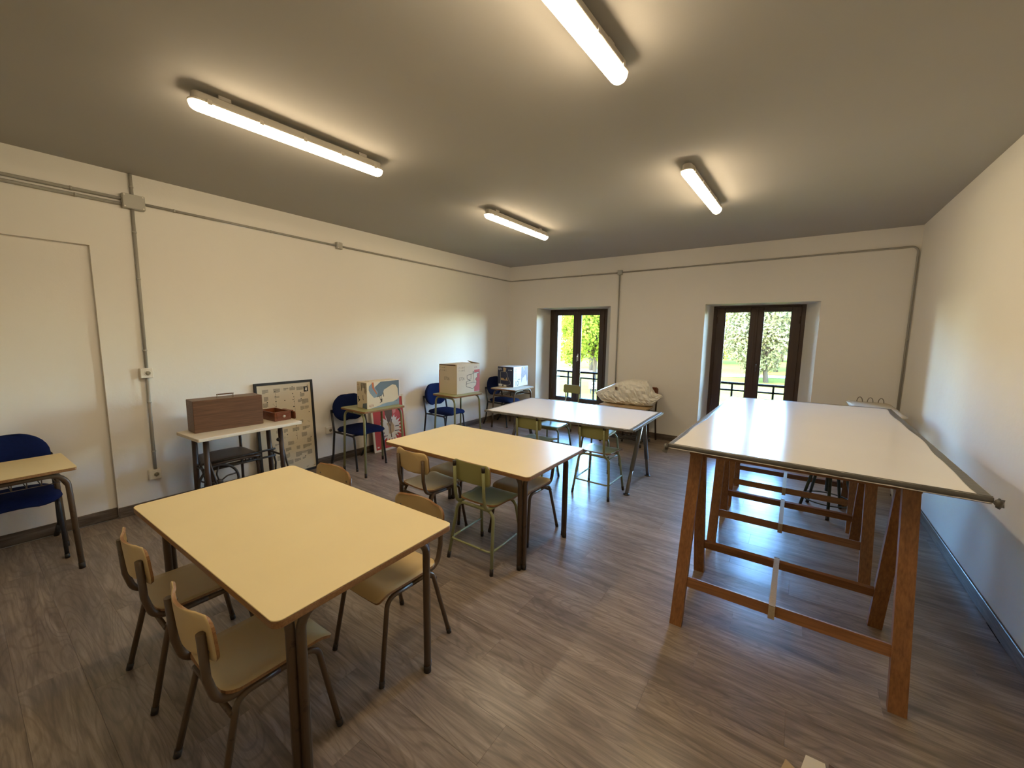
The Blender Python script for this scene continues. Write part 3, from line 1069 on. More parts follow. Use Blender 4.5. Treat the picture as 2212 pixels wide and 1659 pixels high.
# yellow chairs
yc = yellow_chair('yellow school chair nearest the camera, at the close corner of the table')
yc.location = (3.000, -5.800, 0); yc.rotation_euler.z = R(0.5)
dup(yc, (2.327, -5.800, 0), R(0), 'yellow school chair left of the nearest one, under the same table')
dup(yc, (2.990, -5.160, 0), R(180), 'yellow school chair on the far side of the nearest table, right-hand place')
dup(yc, (2.150, -5.150, 0), R(181), 'yellow school chair with only its backrest top showing behind the nearest table')
dup(yc, (2.262, -4.200, 0), R(-3), 'yellow school chair beside the green one at the middle table')
dup(yc, (2.860, -3.740, 0), R(178), 'yellow school chair on the far side of the middle table, right-hand place')
dup(yc, (2.190, -3.790, 0), R(180), 'yellow school chair mostly hidden under the far left side of the middle table')

# green chairs
gc = green_chair('green school chair pushed up to the middle yellow table')
gc.location = (2.855, -4.222, 0); gc.rotation_euler.z = R(0)
dup(gc, (2.285, -2.640, 0), R(0), 'green school chair at the near left side of the white table')
dup(gc, (3.018, -2.590, 0), R(-1.5), 'green school chair at the near right side of the white table')
dup(gc, (2.050, -1.850, 0), R(179), 'green school chair on the far side of the white table, sunlit seat')
dup(gc, (2.710, -1.850, 0), R(180), 'green school chair on the far side of the white table, near the covered machine')
dup(gc, (1.410, -0.240, 0), R(178), 'green school chair standing alone in front of the corner window')

# blue chairs (facing away from the left wall)
bc = blue_chair('blue upholstered chair at the left edge of the picture')
bc.location = (0.275, -6.215, 0); bc.rotation_euler.z = R(-90)
dup(bc, (0.300, -3.545, 0), R(-90), 'blue upholstered chair between the framed print and the red poster')
dup(bc, (0.300, -2.085, 0), R(-90), 'blue upholstered chair behind the desk with the 8706 carton')
dup(bc, (0.345, -0.675, 0), R(-90), 'blue upholstered chair in the far corner by the window')

# white table on two A-shaped steel stands
t = thing('work_table', 'long white table with grey taped edges by the corner window', 'table', (2.55, -2.28, 0))
cw = [(1.735, -2.878), (3.418, -2.788), (3.388, -1.702), (1.650, -1.762)]
pw = [(a - 2.55, b + 2.28) for a, b in cw]
obj('tabletop', MB().slab(pw, 0.722, 0.740, 0.004, 0.001), 'white', t)
def tape_edge(parent, a, b, zt, zb, inward, seed, w=0.030, wob=0.006, zt2=None, mat='tape', n=28):
    """strip of tape folded over a board edge, with a wavy inner border"""
    rg = random.Random(seed)
    a, b, inw = Vector(a), Vector(b), Vector(inward).normalized()
    zt2 = zt if zt2 is None else zt2
    m = MB()
    vs = []
    ph = rg.uniform(0, 6)
    for i in range(n + 1):
        k = i / n
        p = a.lerp(b, k)
        z = zt + (zt2 - zt) * k
        ww = w + wob * math.sin(ph + k * 9.0) + wob * 0.6 * math.sin(ph * 2 + k * 23.0) + rg.uniform(-1, 1) * wob * 0.2
        o = rg.uniform(0.0015, 0.004)
        q = [(p + inw * ww, z + 0.0009), (p + inw * 0.004, z + 0.003), (p - inw * o, z - 0.003), (p - inw * (o + 0.001), z - (zt - zb) * 0.6), (p + inw * 0.004, z - (zt - zb) - 0.003), (p + inw * (ww * 0.8), z - (zt - zb) - 0.0012)]
        vs += [(c.x, c.y, zz) for c, zz in q]
    fs = []
    for i in range(n):
        for j in range(5):
            s = i * 6 + j
            fs.append((s, s + 6, s + 7, s + 1))
    m.add(vs, fs, True)
    o = obj('edge_tape', m, mat, parent)
    return o
for i in range(4):
    a, b = pw[i], pw[(i + 1) % 4]
    d = Vector((b[0] - a[0], b[1] - a[1]))
    inw = Vector((-d.y, d.x))
    tape_edge(t, a, b, 0.740, 0.722, inw, 11 + i, 0.022 if i != 1 else 0.040, 0.002)
obj('trim_profile', MB().bar((pw[1][0] + 0.008, pw[1][1] + 0.01, 0.733), (pw[2][0] + 0.008, pw[2][1] - 0.01, 0.733), 0.018, 0.012, (0, 0, 1)), 'steel', t, 'bright metal strip along the right edge')
for xx in (1.745, 3.290):
    x = xx - 2.55
    ya = -2.075 + 2.28
    for yf in (-2.497 + 2.28, -1.800 + 2.28):
        foot = Vector((x, yf, 0.012)); top = Vector((x, ya + (0.022 if yf > ya else -0.022), 0.715))
        mid = foot.lerp(top, 0.30)
        lg = obj('leg', MB().tube([mid, top], 0.0225, 12), 'steel', t)
        obj('telescope_tube', MB().tube([foot, foot.lerp(top, 0.33)], 0.0180, 12), 'steel', lg)
        obj('foot_disc', MB().lathe([(0.034, 0.0), (0.034, 0.005), (0.012, 0.012), (0.012, 0.02)], 16, Matrix.Translation((x, yf, 0.0005))), 'black', lg)
    obj('support_plate', MB().bbox((x - 0.05, ya - 0.14, 0.708), (x + 0.05, ya + 0.14, 0.7215), 0.002), 'steel', t)
obj('support_beam', MB().bbox((1.745 - 2.55, ya - 0.02, 0.690), (3.29 - 2.55, ya + 0.02, 0.7075), 0.002), 'steel', t)

# ------------------------------------------------------------------ trestles and the big board
def trestle(label, y, zt_=0.9725):
    t = thing('wooden_trestle', label, 'trestle', (4.615, y, 0), 0, 'stained pine trestles')
    hx = 0.455
    spread, ztop = 0.322, 0.950
    obj('top_beam', MB().bbox((-0.50, -0.030, 0.900), (0.50, 0.030, zt_), 0.003), 'pinex', t)
    for sx in (-1, 1):
        for sy in (-1, 1):
            foot = Vector((sx * hx, sy * spread, 0.0))
            top = Vector((sx * (hx - 0.0), sy * 0.050, ztop))
            # leg with a horizontal cut foot: shear a box
            m = MB()
            w, th = 0.062, 0.036
            dv = (top - foot)
            k = th / 2 / math.cos(math.atan2(abs(dv.y), dv.z))
            vs = []
            for p in (foot, top):
                for i, j in ((-1, -1), (1, -1), (1, 1), (-1, 1)):
                    vs.append((p.x + i * w / 2, p.y + j * k, p.z))
            m.add(vs, [(3, 2, 1, 0), (4, 5, 6, 7), (0, 1, 5, 4), (1, 2, 6, 5), (2, 3, 7, 6), (3, 0, 4, 7)])
            obj('leg', m, 'pine', t)
    def yat(z, sy):
        return sy * (spread + (0.050 - spread) * z / ztop)
    zr = 0.232
    for sy in (-1, 1):
        yy = yat(zr, sy)
        tilt = Matrix.Rotation(sy * 0.28, 3, 'X')
        obj('rail', MB().box((0, yy, zr), (2 * hx - 0.06, 0.022, 0.052), tilt), 'pinex', t)
    m = MB()
    y0, y1 = yat(zr, -1), yat(zr, 1)
    xs = -0.022
    ts = 0.0022
    m.b2((xs - 0.014, y0 - 0.016, zr + 0.0285), (xs + 0.014, y1 + 0.016, zr + 0.0285 + ts))
    for yy, sy in ((y0, -1), (y1, 1)):
        m.b2((xs - 0.014, yy + sy * 0.0235, zr - 0.035), (xs + 0.014, yy + sy * (0.0235 + ts), zr + 0.031))
        m.b2((xs - 0.014, yy - 0.024, zr - 0.035), (xs + 0.014, yy + 0.024, zr - 0.035 + ts))
    obj('strap', m, 'strap', t, 'pale webbing strap tying the rails')
    return t
trestle('pine trestle under the near end of the big white board', -3.820)
trestle('pine trestle under the middle of the big white board', -2.712, 0.967)
trestle('pine trestle under the window end of the big white board', -1.842, 0.963)

bo = thing('cutting_board', 'big white board with grey taped edges lying on the three trestles', 'board', (4.65, -2.87, 0))
cor = [(4.040, -4.058, 1.000), (5.258, -4.086, 1.000), (5.297, -1.660, 1.000), (4.062, -1.690, 0.990)]
pc = [(x - 4.65, y + 2.87, z) for x, y, z in cor]
m = MB()
m.add([(x, y, z - 0.026) for x, y, z in pc] + pc, [(3, 2, 1, 0), (4, 5, 6, 7), (0, 1, 5, 4), (1, 2, 6, 5), (2, 3, 7, 6), (3, 0, 4, 7)])
obj('panel', m, 'white', bo)
for i in range(4):
    a, b = pc[i], pc[(i + 1) % 4]
    d = Vector((b[0] - a[0], b[1] - a[1]))
    inw = Vector((-d.y, d.x))
    tape_edge(bo, a[:2], b[:2], a[2], a[2] - 0.026, inw, 31 + i, (0.012, 0.034, 0.010, 0.030)[i], (0.002, 0.007, 0.002, 0.007)[i], b[2])
# crumpled ends of the tape at two corners
for nm, c, s in (('tape_tail', pc[1], 5), ('tape_tail', pc[0], 8)):
    rg = random.Random(s)
    m = MB()
    T = Matrix.Translation((c[0] + (0.016 if s == 5 else -0.010), c[1] - 0.004, c[2] - 0.012))
    m.lathe([(0.002, -0.026), (0.011, -0.020), (0.014, -0.006), (0.010, 0.006), (0.002, 0.010)], 9, T)
    m.v = [tuple(Vector(v) + Vector((rg.uniform(-1, 1), rg.uniform(-1, 1), rg.uniform(-1, 1))) * 0.004) for v in m.v]
    if s == 8:
        m.add([(c[0] - 0.014, c[1], c[2] - 0.016), (c[0] + 0.002, c[1] - 0.008, c[2] - 0.02), (c[0] - 0.004, c[1] - 0.012, c[2] - 0.055), (c[0] - 0.034, c[1] - 0.006, c[2] - 0.05)], [(0, 1, 2, 3), (3, 2, 1, 0)])
    obj(nm, m, 'tape', bo)

# ------------------------------------------------------------------ school desks
def green_desk(label, loc, rz=0.0):
    t = thing('school_desk', label, 'desk', loc, rz, 'green tube school desks')
    z = 0.745
    pc = [(-0.235, -0.275), (0.235, -0.275), (0.235, 0.275), (-0.235, 0.275)]
    obj('desktop', MB().slab(pc, z - 0.0035, z, 0.02, 0.001), 'greenlam', t)
    obj('edge_band', MB().slab(pc, z - 0.022, z - 0.0037, 0.02, 0.002), 'ply', t, 'worn wooden edge of the desktop')
    for sy in (-1, 1):
        yy = sy * 0.245
        for sx in (-1, 1):
            leg_with_foot(t, [(sx * 0.215, sy * 0.262, 0.001), (sx * 0.190, yy, z - 0.037), (0, yy, z - 0.037)], 0.0135, 'greentube', 0.075, 'cap', 0.05, 1.06)
    obj('crossbar', MB().tube([(-0.10, -0.245, z - 0.037), (-0.10, 0.245, z - 0.037)], 0.011, 8), 'greentube', t)
    return t
green_desk('small green-legged desk carrying the carton with the blue machine picture', (0.600, -3.540, 0), R(-1.5))
green_desk('small green-legged desk carrying the 8706 carton', (0.625, -2.130, 0), R(-3.0))

def brown_desk(label, loc, rz=0.0, z=0.70, hx=0.25, hy=0.33, top='yellow'):
    t = thing('school_desk', label, 'desk', loc, rz, 'brown tube school desks')
    pc = [(-hx, -hy), (hx, -hy), (hx, hy), (-hx, hy)]
    obj('desktop', MB().slab(pc, z - 0.0035, z, 0.018, 0.001), top, t)
    obj('edge_band', MB().slab(pc, z - 0.022, z - 0.0037, 0.018, 0.002), 'ply', t, 'brown wooden edge of the desktop')
    zr = z - 0.042
    for sx in (-1, 1):
        for sy in (-1, 1):
            leg_with_foot(t, [(sx * (hx - 0.012), sy * (hy - 0.030), 0.001), (sx * (hx - 0.045), sy * (hy - 0.045), zr), (sx * (hx - 0.045), 0, zr)], 0.0155, 'brown', 0.085, 'cap', 0.04, 1.08)
    for sy in (-1, 1):
        obj('side_rail', MB().tube([(-(hx - 0.04), sy * (hy - 0.045), z - 0.125), ((hx - 0.04), sy * (hy - 0.045), z - 0.125)], 0.013, 8), 'brown', t)
    # wire basket
    n = 9
    zb = z - 0.105
    for i in range(n):
        y = -(hy - 0.09) + (2 * hy - 0.18) * i / (n - 1)
        obj('basket_wire', MB().tube([(-(hx - 0.07), y, z - 0.03), (-(hx - 0.085), y, zb), ((hx - 0.085), y, zb), ((hx - 0.06), y, z - 0.035)], 0.0028, 6, 0.02, 3), 'brown', t)
    for x in (-(hx - 0.09), 0, hx - 0.09):
        obj('basket_wire', MB().tube([(x, -(hy - 0.07), zb), (x, hy - 0.07, zb)], 0.0028, 6), 'brown', t)
    return t
brown_desk('brown-legged yellow desk at the left edge of the picture', (0.550, -6.290, 0), R(1.5), 0.70, 0.255, 0.335)
brown_desk('brown-legged desk in the far corner carrying the navy carton', (0.590, -0.705, 0), R(3.0), 0.69, 0.245, 0.320, 'card')

# ------------------------------------------------------------------ cartons
def carton(label, loc, rz, sx, sy, sz, mat, flap=False):
    t = thing('sewing_machine_carton', label, 'carton', loc, rz)
    obj('body', MB().bbox((-sx / 2, -sy / 2, 0), (sx / 2, sy / 2, sz), 0.003), mat, t)
    side = frameT((-sx / 2, -sy / 2, 0), (1, 0, 0), (0, 0, 1))      # face turned towards -y
    front = frameT((sx / 2, -sy / 2, 0), (0, 1, 0), (0, 0, 1))      # face turned towards +x
    return t, side, front

# carton with a blue-grey sewing machine picture
t, S, F = carton('carton printed with a blue-grey sewing machine on the first green desk', (0.622, -3.478, 0.7452), R(-1.0), 0.190, 0.440, 0.300, 'card')
w, h = 0.440, 0.300
def uvp(*q):
    return [(a * 0.44, b * 0.30) for a, b in q]
decal('printed_picture', [uvp((0.22, 0.985), (0.40, 0.985), (0.512, 0.664), (0.465, 0.479), (0.428, 0.443), (0.298, 0.41)), uvp((0.40, 0.985), (0.995, 0.985), (0.781, 0.84), (0.512, 0.664)), uvp((0.995, 0.985), (0.995, 0.30), (0.967, 0.41), (0.949, 0.66), (0.893, 0.80), (0.781, 0.84))], 'bluegrey2', t, F, 0.0006)
decal('printed_picture', [uvp((0.177, 0.985), (0.065, 0.85), (0.056, 0.705), (0.093, 0.587), (0.205, 0.40), (0.298, 0.41), (0.33, 0.60), (0.23, 0.80), (0.21, 0.985))], 'bluegrey', t, F, 0.0008)
decal('printed_picture', [uvp((0.205, 0.985), (0.223, 0.79), (0.41, 0.985))], 'paper', t, F, 0.0010)
decal('printed_stripe', [uvp((0.15, 0.985), (0.16, 0.78), (0.28, 0.52), (0.30, 0.55), (0.215, 0.76), (0.20, 0.985))], 'orange', t, F, 0.0012)
decal('printed_picture', strokes(uvp((0.372, 0.44), (0.40, 0.29)), 0.004) + strokes(uvp((0.42, 0.45), (0.437, 0.30)), 0.004) + strokes(uvp((0.484, 0.55), (0.50, 0.41)), 0.008) + strokes(uvp((0.31, 0.415), (0.43, 0.45)), 0.006) + [uvp((0.39, 0.30), (0.455, 0.33), (0.45, 0.20), (0.37, 0.165), (0.42, 0.23))], 'ink', t, F, 0.0012)
decal('printed_picture', [uvp((0.10, 0.01), (0.995, 0.01), (0.995, 0.30), (0.93, 0.228), (0.80, 0.154), (0.586, 0.143), (0.465, 0.12), (0.35, 0.066))], 'bluegrey', t, F, 0.0006)
text_mesh('printed_text', 'ALFA', 0.042, 'redtext', t, F @ Matrix.Translation((0.025, 0.018, 0)), 0.0016, 0.62)
text_mesh('printed_text', 'Alfa', 0.015, 'ink', t, F @ Matrix.Translation((0.385, 0.048, 0)), 0.0016, 1.1)
decal('printed_picture', [[(0.10, 0.004), (0.186, 0.004), (0.186, 0.07), (0.11, 0.055)]], 'bluegrey2', t, S, 0.0006)
decal('printed_picture', [[(0.08, 0.292), (0.186, 0.292), (0.186, 0.20), (0.165, 0.16), (0.15, 0.23), (0.11, 0.24), (0.09, 0.19), (0.082, 0.24)]], 'inkgrey', t, S, 0.0006)
decal('printed_picture', strokes([(0.14, 0.28), (0.155, 0.23), (0.15, 0.18)], 0.008) + strokes([(0.085, 0.27), (0.095, 0.24), (0.085, 0.205)], 0.007), 'inkbrown', t, S, 0.0010)
decal('printed_picture', strokes([(0.02, 0.13), (0.03, 0.10), (0.05, 0.095), (0.03, 0.075)], 0.012) + strokes([(0.115, 0.15), (0.115, 0.105), (0.125, 0.10)], 0.006), 'ink', t, S, 0.0012)
text_mesh('printed_text', 'ALFA', 0.026, 'redtext', t, S @ Matrix.Translation((0.012, 0.258, 0)), 0.0012, 0.62)
decal('printed_text', [rect(0.012, z_, 0.012 + l_, z_ + 0.006) for z_, l_ in ((0.235, 0.045), (0.222, 0.05), (0.205, 0.04), (0.193, 0.03))], 'inkgrey', t, S, 0.0012)
obj('top_flap', MB().b2((-0.03, -0.16, 0.3001), (0.06, 0.20, 0.3045)), 'card', t)

# cream carton marked 8706
t, S, F = carton('cream carton marked 8706 with a red stripe on the second green desk', (0.552, -2.012, 0.7452), R(0.5), 0.350, 0.500, 0.420, 'card')
text_mesh('printed_text', '8706', 0.072, 'inkgrey', t, S @ Matrix.Translation((0.105, 0.195, 0)), 0.0010, 0.72)
text_mesh('printed_text', '8706', 0.072, 'inkgrey', t, F @ Matrix.Translation((0.045, 0.195, 0)), 0.0010, 0.80)
for T, x0 in ((S, 0.025), (F, 0.045)):
    marks = []
    for r_ in range(2):
        for c_ in range(4):
            x = x0 + c_ * 0.036; z_ = 0.365 - r_ * 0.040
            k = (r_ * 4 + c_) % 4
            if k == 0:
                marks += strokes([(x, z_), (x, z_ + 0.018), (x + 0.016, z_ + 0.018)], 0.003)
            elif k == 1:
                marks += strokes([(x, z_ + 0.008), (x + 0.018, z_ + 0.008)], 0.006)
            elif k == 2:
                marks += [[(x + 0.009 + 0.010 * math.cos(a * PI / 4), z_ + 0.009 + 0.010 * math.sin(a * PI / 4)) for a in range(8)]]
            else:
                marks += strokes([(x, z_), (x + 0.014, z_)], 0.003) + strokes([(x + 0.007, z_), (x + 0.007, z_ + 0.02)], 0.003) + strokes([(x, z_ + 0.02), (x + 0.014, z_ + 0.02)], 0.003)
    decal('printed_symbols', marks, 'inkgrey', t, T, 0.0010)
decal('printed_panel', [[(0.375, 0.01), (0.498, 0.01), (0.498, 0.335), (0.375, 0.330)]], 'red', t, F, 0.0006)
decal('printed_panel', [rect(0.001, 0.01, 0.012, 0.33)], 'red', t, S, 0.0006)
text_mesh('printed_text', 'ALFA', 0.042, 'redtext', t, F @ Matrix.Translation((0.375, 0.355, 0)), 0.0010, 0.66)
outl = [(0.215, 0.26), (0.345, 0.275), (0.345, 0.305), (0.36, 0.310), (0.36, 0.285), (0.475, 0.295), (0.475, 0.275), (0.44, 0.272), (0.44, 0.215), (0.425, 0.215), (0.40, 0.19), (0.425, 0.16), (0.415, 0.105), (0.345, 0.055), (0.205, 0.095), (0.19, 0.125), (0.21, 0.135), (0.195, 0.155), (0.215, 0.175), (0.29, 0.180), (0.235, 0.195), (0.215, 0.215)]
decal('printed_picture', [outl[5:15] + [(0.36, 0.19), (0.36, 0.29)]], 'card', t, F, 0.0010)
decal('printed_picture', strokes(outl, 0.0055, True) + strokes([(0.30, 0.27), (0.30, 0.20), (0.25, 0.20)], 0.004) + strokes([(0.36, 0.28), (0.37, 0.14)], 0.004) + strokes([(0.20, 0.135), (0.33, 0.15), (0.41, 0.14)], 0.004), 'ink', t, F, 0.0014)
obj('top_flap', MB().add([(0.172, -0.245, 0.421), (0.172, 0.12, 0.421), (0.06, 0.14, 0.432), (0.02, -0.24, 0.426), (0.172, -0.245, 0.4235), (0.172, 0.12, 0.4235), (0.06, 0.14, 0.4345), (0.02, -0.24, 0.4285)], [(3, 2, 1, 0), (4, 5, 6, 7), (0, 1, 5, 4), (1, 2, 6, 5), (2, 3, 7, 6), (3, 0, 4, 7)]), 'card', t)
obj('top_flap', MB().add([(0.172, 0.245, 0.420), (0.0, 0.245, 0.420), (0.01, 0.16, 0.458), (0.03, 0.16, 0.455), (0.172, 0.245, 0.4225), (0.0, 0.247, 0.4225), (0.01, 0.162, 0.4605), (0.03, 0.162, 0.4575)], [(3, 2, 1, 0), (4, 5, 6, 7), (0, 1, 5, 4), (1, 2, 6, 5), (2, 3, 7, 6), (3, 0, 4, 7)]), 'card', t)
obj('slot', MB().b2((-0.160, -0.2508, 0.404), (0.150, -0.249, 0.4195)), 'inkbrown', t)

# navy and white carton
t, S, F = carton('navy and white carton with a figure 10 on the far corner desk', (0.450, -0.500, 0.6902), R(3.0), 0.330, 0.490, 0.350, 'whitebox')
decal('printed_panel', [rect(0.001, 0.001, 0.329, 0.349)], 'navy', t, S, 0.0005)
ol = [(0.06, 0.255), (0.06, 0.04), (0.215, 0.03), (0.265, 0.05), (0.265, 0.09), (0.24, 0.115), (0.20, 0.20), (0.195, 0.24), (0.17, 0.268)]
decal('printed_picture', strokes(ol, 0.008, True), 'inkgrey', t, S, 0.0012)
decal('printed_picture', [[(0.065, 0.15), (0.12, 0.15), (0.16, 0.115), (0.19, 0.17), (0.21, 0.115), (0.235, 0.11), (0.07, 0.11)]], 'flesh', t, S, 0.0011)
decal('printed_picture', [[(0.115, 0.335), (0.15, 0.335), (0.18, 0.32), (0.165, 0.27), (0.13, 0.255), (0.118, 0.28)]], 'flesh', t, S, 0.0016)
decal('printed_panel', [rect(0.02, 0.008, 0.10, 0.045), rect(0.125, 0.005, 0.185, 0.030)], 'whitebox', t, S, 0.0013)
text_mesh('printed_text', 'ALFA', 0.05, 'whitebox', t, S @ Matrix.Translation((0.012, 0.29, 0)), 0.0012, 0.62)
decal('printed_text', [rect(0.225, 0.288, 0.245, 0.300), rect(0.262, 0.288, 0.295, 0.300)], 'whitebox', t, S, 0.0012)
vest = [(0.26, 0.335), (0.31, 0.345), (0.355, 0.27), (0.40, 0.345), (0.485, 0.34), (0.48, 0.10), (0.455, 0.05), (0.43, 0.16), (0.40, 0.20), (0.36, 0.16), (0.34, 0.04), (0.265, 0.055), (0.255, 0.20)]
decal('printed_picture', [vest[:4] + vest[4:9] + [(0.36, 0.16), (0.30, 0.14)] + vest[11:]], 'lilac', t, F, 0.0006)
decal('printed_picture', [[(0.315, 0.345), (0.395, 0.345), (0.36, 0.275)]], 'flesh', t, F, 0.0010)
decal('printed_text', [rect(0.03, z_, 0.03 + l_, z_ + 0.004) for z_, l_ in ((0.24, 0.08), (0.22, 0.09), (0.20, 0.07), (0.185, 0.09), (0.165, 0.08), (0.15, 0.06), (0.135, 0.1))], 'inkgrey', t, F, 0.0008)
text_mesh('printed_text', 'ALFA', 0.048, 'ink', t, F @ Matrix.Translation((0.028, 0.287, 0)), 0.0008, 0.66)
text_mesh('printed_text', '10', 0.125, 'ink', t, F @ Matrix.Translation((0.045, 0.018, 0)), 0.0008, 1.0)
decal('printed_text', [rect(0.145, 0.122, 0.225, 0.132), rect(0.035, 0.262, 0.10, 0.268)], 'ink', t, F, 0.0008)

# ------------------------------------------------------------------ pictures leaning on the left wall
def leaning(name, label, cat, y0, y1, xb, xt, h, fw_, th, fmat, pmat):
    """frame leaning on the wall; bottom edge at x = xb, top edge at x = xt"""
    yc_ = (y0 + y1) / 2
    t = thing(name, label, cat, (0, yc_, 0))
    w = y1 - y0
    T = frameT((xb, -w / 2, 0.002), (0, 1, 0), (xt - xb, 0, h))
    L = math.hypot(h, xt - xb)
    def bx(a, b, z0=0.0, z1=th):
        m = MB().bbox((a[0], a[1], z0 - th), (b[0], b[1], z1 - th), 0.002)
        m.v = [tuple(T @ Vector(v)) for v in m.v]
        return m
    obj('frame_side', bx((0, 0), (fw_, L)), fmat, t)
    obj('frame_side', bx((w - fw_, 0), (w, L)), fmat, t)
    obj('frame_side', bx((fw_, 0), (w - fw_, fw_)), fmat, t)
    obj('frame_side', bx((fw_, L - fw_), (w - fw_, L)), fmat, t)
    obj('sheet', bx((fw_ * 0.8, fw_ * 0.8), (w - fw_ * 0.8, L - fw_ * 0.8), 0.004, th * 0.6), pmat, t)
    T2 = T @ Matrix.Translation((0, 0, th * 0.6 - th))
    return t, T2, w, L

t, T2, w, L = leaning('framed_print', 'black-framed sheet of small printed instructions leaning on the left wall', 'picture', -4.560, -3.940, 0.078, 0.022, 1.050, 0.026, 0.020, 'black', 'print')
rg = random.Random(12)
gr, bk = [], []
cols = [0.10, 0.19, 0.28, 0.37, 0.46, 0.54]
z_ = L - 0.07
while z_ > 0.10:
    for cx_ in cols:
        if rg.random() < 0.62:
            ww, hh = rg.uniform(0.035, 0.075), rg.uniform(0.02, 0.055)
            x0 = min(cx_ + rg.uniform(-0.03, 0.02), w - 0.06 - ww)
            nl = max(2, int(hh / 0.0075))
            for i in range(nl):
                gr.append(rect(x0, z_ - hh + i * hh / nl, x0 + ww * (1 if i else rg.uniform(0.5, 1)), z_ - hh + i * hh / nl + 0.0062))
        elif rg.random() < 0.35:
            a0 = rg.uniform(0, 6)
            pts = [(cx_ + rg.uniform(-0.02, 0.03), z_ - rg.uniform(0, 0.05)) for _ in range(5)]
            gr += strokes(pts, 0.0014)
        if rg.random() < 0.22:
            bk.append([(cx_ + 0.02 + 0.0055 * math.cos(a * PI / 4), z_ + 0.006 + 0.0055 * math.sin(a * PI / 4)) for a in range(8)])
    z_ -= rg.uniform(0.062, 0.085)
for i in range(7):
    bk += strokes([(0.06 + 0.085 * i, 0.05), (0.06 + 0.085 * i + 0.02, 0.05)], 0.004)
for x0 in (0.205, 0.40):
    for i in range(9):
        zz = L - 0.10 - i * 0.055
        if x0 > 0.3:
            zz -= 0.08
        bk.append([(x0 + 0.005 * math.cos(a * PI / 4), zz + 0.005 * math.sin(a * PI / 4)) for a in range(8)])
        gr += strokes([(x0 + 0.004, zz - 0.012), (x0 + 0.004, zz - 0.045)], 0.003)
bk += [rect(w - 0.105, L - 0.135, w - 0.055, L - 0.075)]
decal('printed_text', gr, 'inkgrey', t, T2, 0.0006)
decal('printed_marks', bk, 'ink', t, T2, 0.0008)
decal('printed_picture', [[(w - 0.09, L - 0.115), (w - 0.07, L - 0.125), (w - 0.066, L - 0.09), (w - 0.082, L - 0.085)]], 'paper', t, T2, 0.0012)

t, T2, w, L = leaning('framed_poster', 'red poster in a pale wooden frame leaning behind the first green desk', 'poster', -3.190, -2.630, 0.118, 0.026, 0.735, 0.030, 0.018, 'paper', 'red')
cx_, cz_ = 0.30, 0.30
star = []
rg = random.Random(3)
for i in range(44):
    a = 2 * PI * i / 44
    r_ = (0.215 if i % 2 == 0 else 0.15) * rg.uniform(0.88, 1.08)
    star.append((cx_ + r_ * math.cos(a) * 0.92, cz_ + r_ * math.sin(a) * 0.95))
tris = [[(cx_, cz_), star[i], star[(i + 1) % 44]] for i in range(44)]
decal('printed_starburst', tris, 'paper', t, T2, 0.0006)
decal('printed_picture', [[(0.33, 0.70), (0.43, 0.70), (0.42, 0.60), (0.40, 0.50), (0.36, 0.48), (0.34, 0.58)]], 'pink', t, T2, 0.0008)
decal('printed_picture', [[(0.22, 0.70), (0.31, 0.70), (0.345, 0.58), (0.34, 0.47), (0.30, 0.38), (0.26, 0.38), (0.225, 0.48), (0.215, 0.60)]], 'inkbrown', t, T2, 0.0010)
decal('printed_picture', [[(0.235, 0.36), (0.26, 0.31), (0.26, 0.22), (0.29, 0.21), (0.35, 0.24), (0.355, 0.32), (0.33, 0.37), (0.30, 0.40)]], 'flesh', t, T2, 0.0009)
decal('printed_picture', strokes([(0.25, 0.41), (0.285, 0.33), (0.295, 0.17)], 0.014) + strokes([(0.325, 0.41), (0.30, 0.33)], 0.012), 'inkbrown', t, T2, 0.0013)
decal('printed_text', [rect(0.37, 0.30, 0.44, 0.310), rect(0.36, 0.235, 0.43, 0.246), rect(0.36, 0.185, 0.42, 0.194), rect(0.13, 0.29, 0.20, 0.300), rect(0.13, 0.235, 0.19, 0.245), rect(0.18, 0.19, 0.235, 0.199)], 'ink', t, T2, 0.0012)
decal('printed_text', [rect(0.055, 0.055, 0.085, 0.075), rect(0.42, 0.050, 0.50, 0.056)], 'paper', t, T2, 0.0009)

# ------------------------------------------------------------------ treadle sewing table by the left wall
t = thing('treadle_sewing_table', 'ivory-topped treadle sewing table with dark legs by the left wall', 'sewing table', (0.545, -4.875, 0), R(3.0), 'treadle sewing tables')
obj('tabletop', MB().slab([(-0.215, -0.425), (0.215, -0.425), (0.215, 0.425), (-0.215, 0.425)], 0.712, 0.740, 0.012, 0.003), 'sewtop', t)
for y in (-0.335, 0.265):
    for x in (-0.115, 0.110):
        obj('leg', MB().tube([(x, y + (0.02 if y > 0 else -0.01), 0.012), (x, y, 0.712)], 0.0205, 10), 'dwood', t)
    obj('end_rail', MB().tube([(-0.115, y, 0.43), (0.110, y, 0.43)], 0.009, 8), 'castiron', t)
    obj('end_rail', MB().tube([(-0.165, y, 0.03), (0.16, y, 0.03)], 0.016, 8), 'castiron', t)
    for s in (-1, 1):
        obj('end_brace', MB().tube([(s * 0.11, y + 0.012, 0.52), (s * 0.11, y + 0.055, 0.30), (s * 0.11, y + 0.03, 0.03)], 0.009, 8, 0.1), 'castiron', t)
for z in (0.470, 0.405):
    obj('cross_rail', MB().tube([(0.0, -0.335, z), (0.0, 0.265, z + 0.0)], 0.010, 8), 'castiron', t)
for y in (-0.06, -0.03, 0.0, 0.03, 0.06):
    obj('ornament', MB().tube([(0.0, y + 0.03, 0.405), (0.0, y + 0.03, 0.470)], 0.006, 6), 'castiron', t)
obj('knob', MB().lathe([(0.004, -0.018), (0.016, -0.010), (0.018, 0.0), (0.016, 0.010), (0.004, 0.018)], 10, Matrix.Translation((0.110, 0.245, 0.58))), 'castiron', t)
wh = MB()
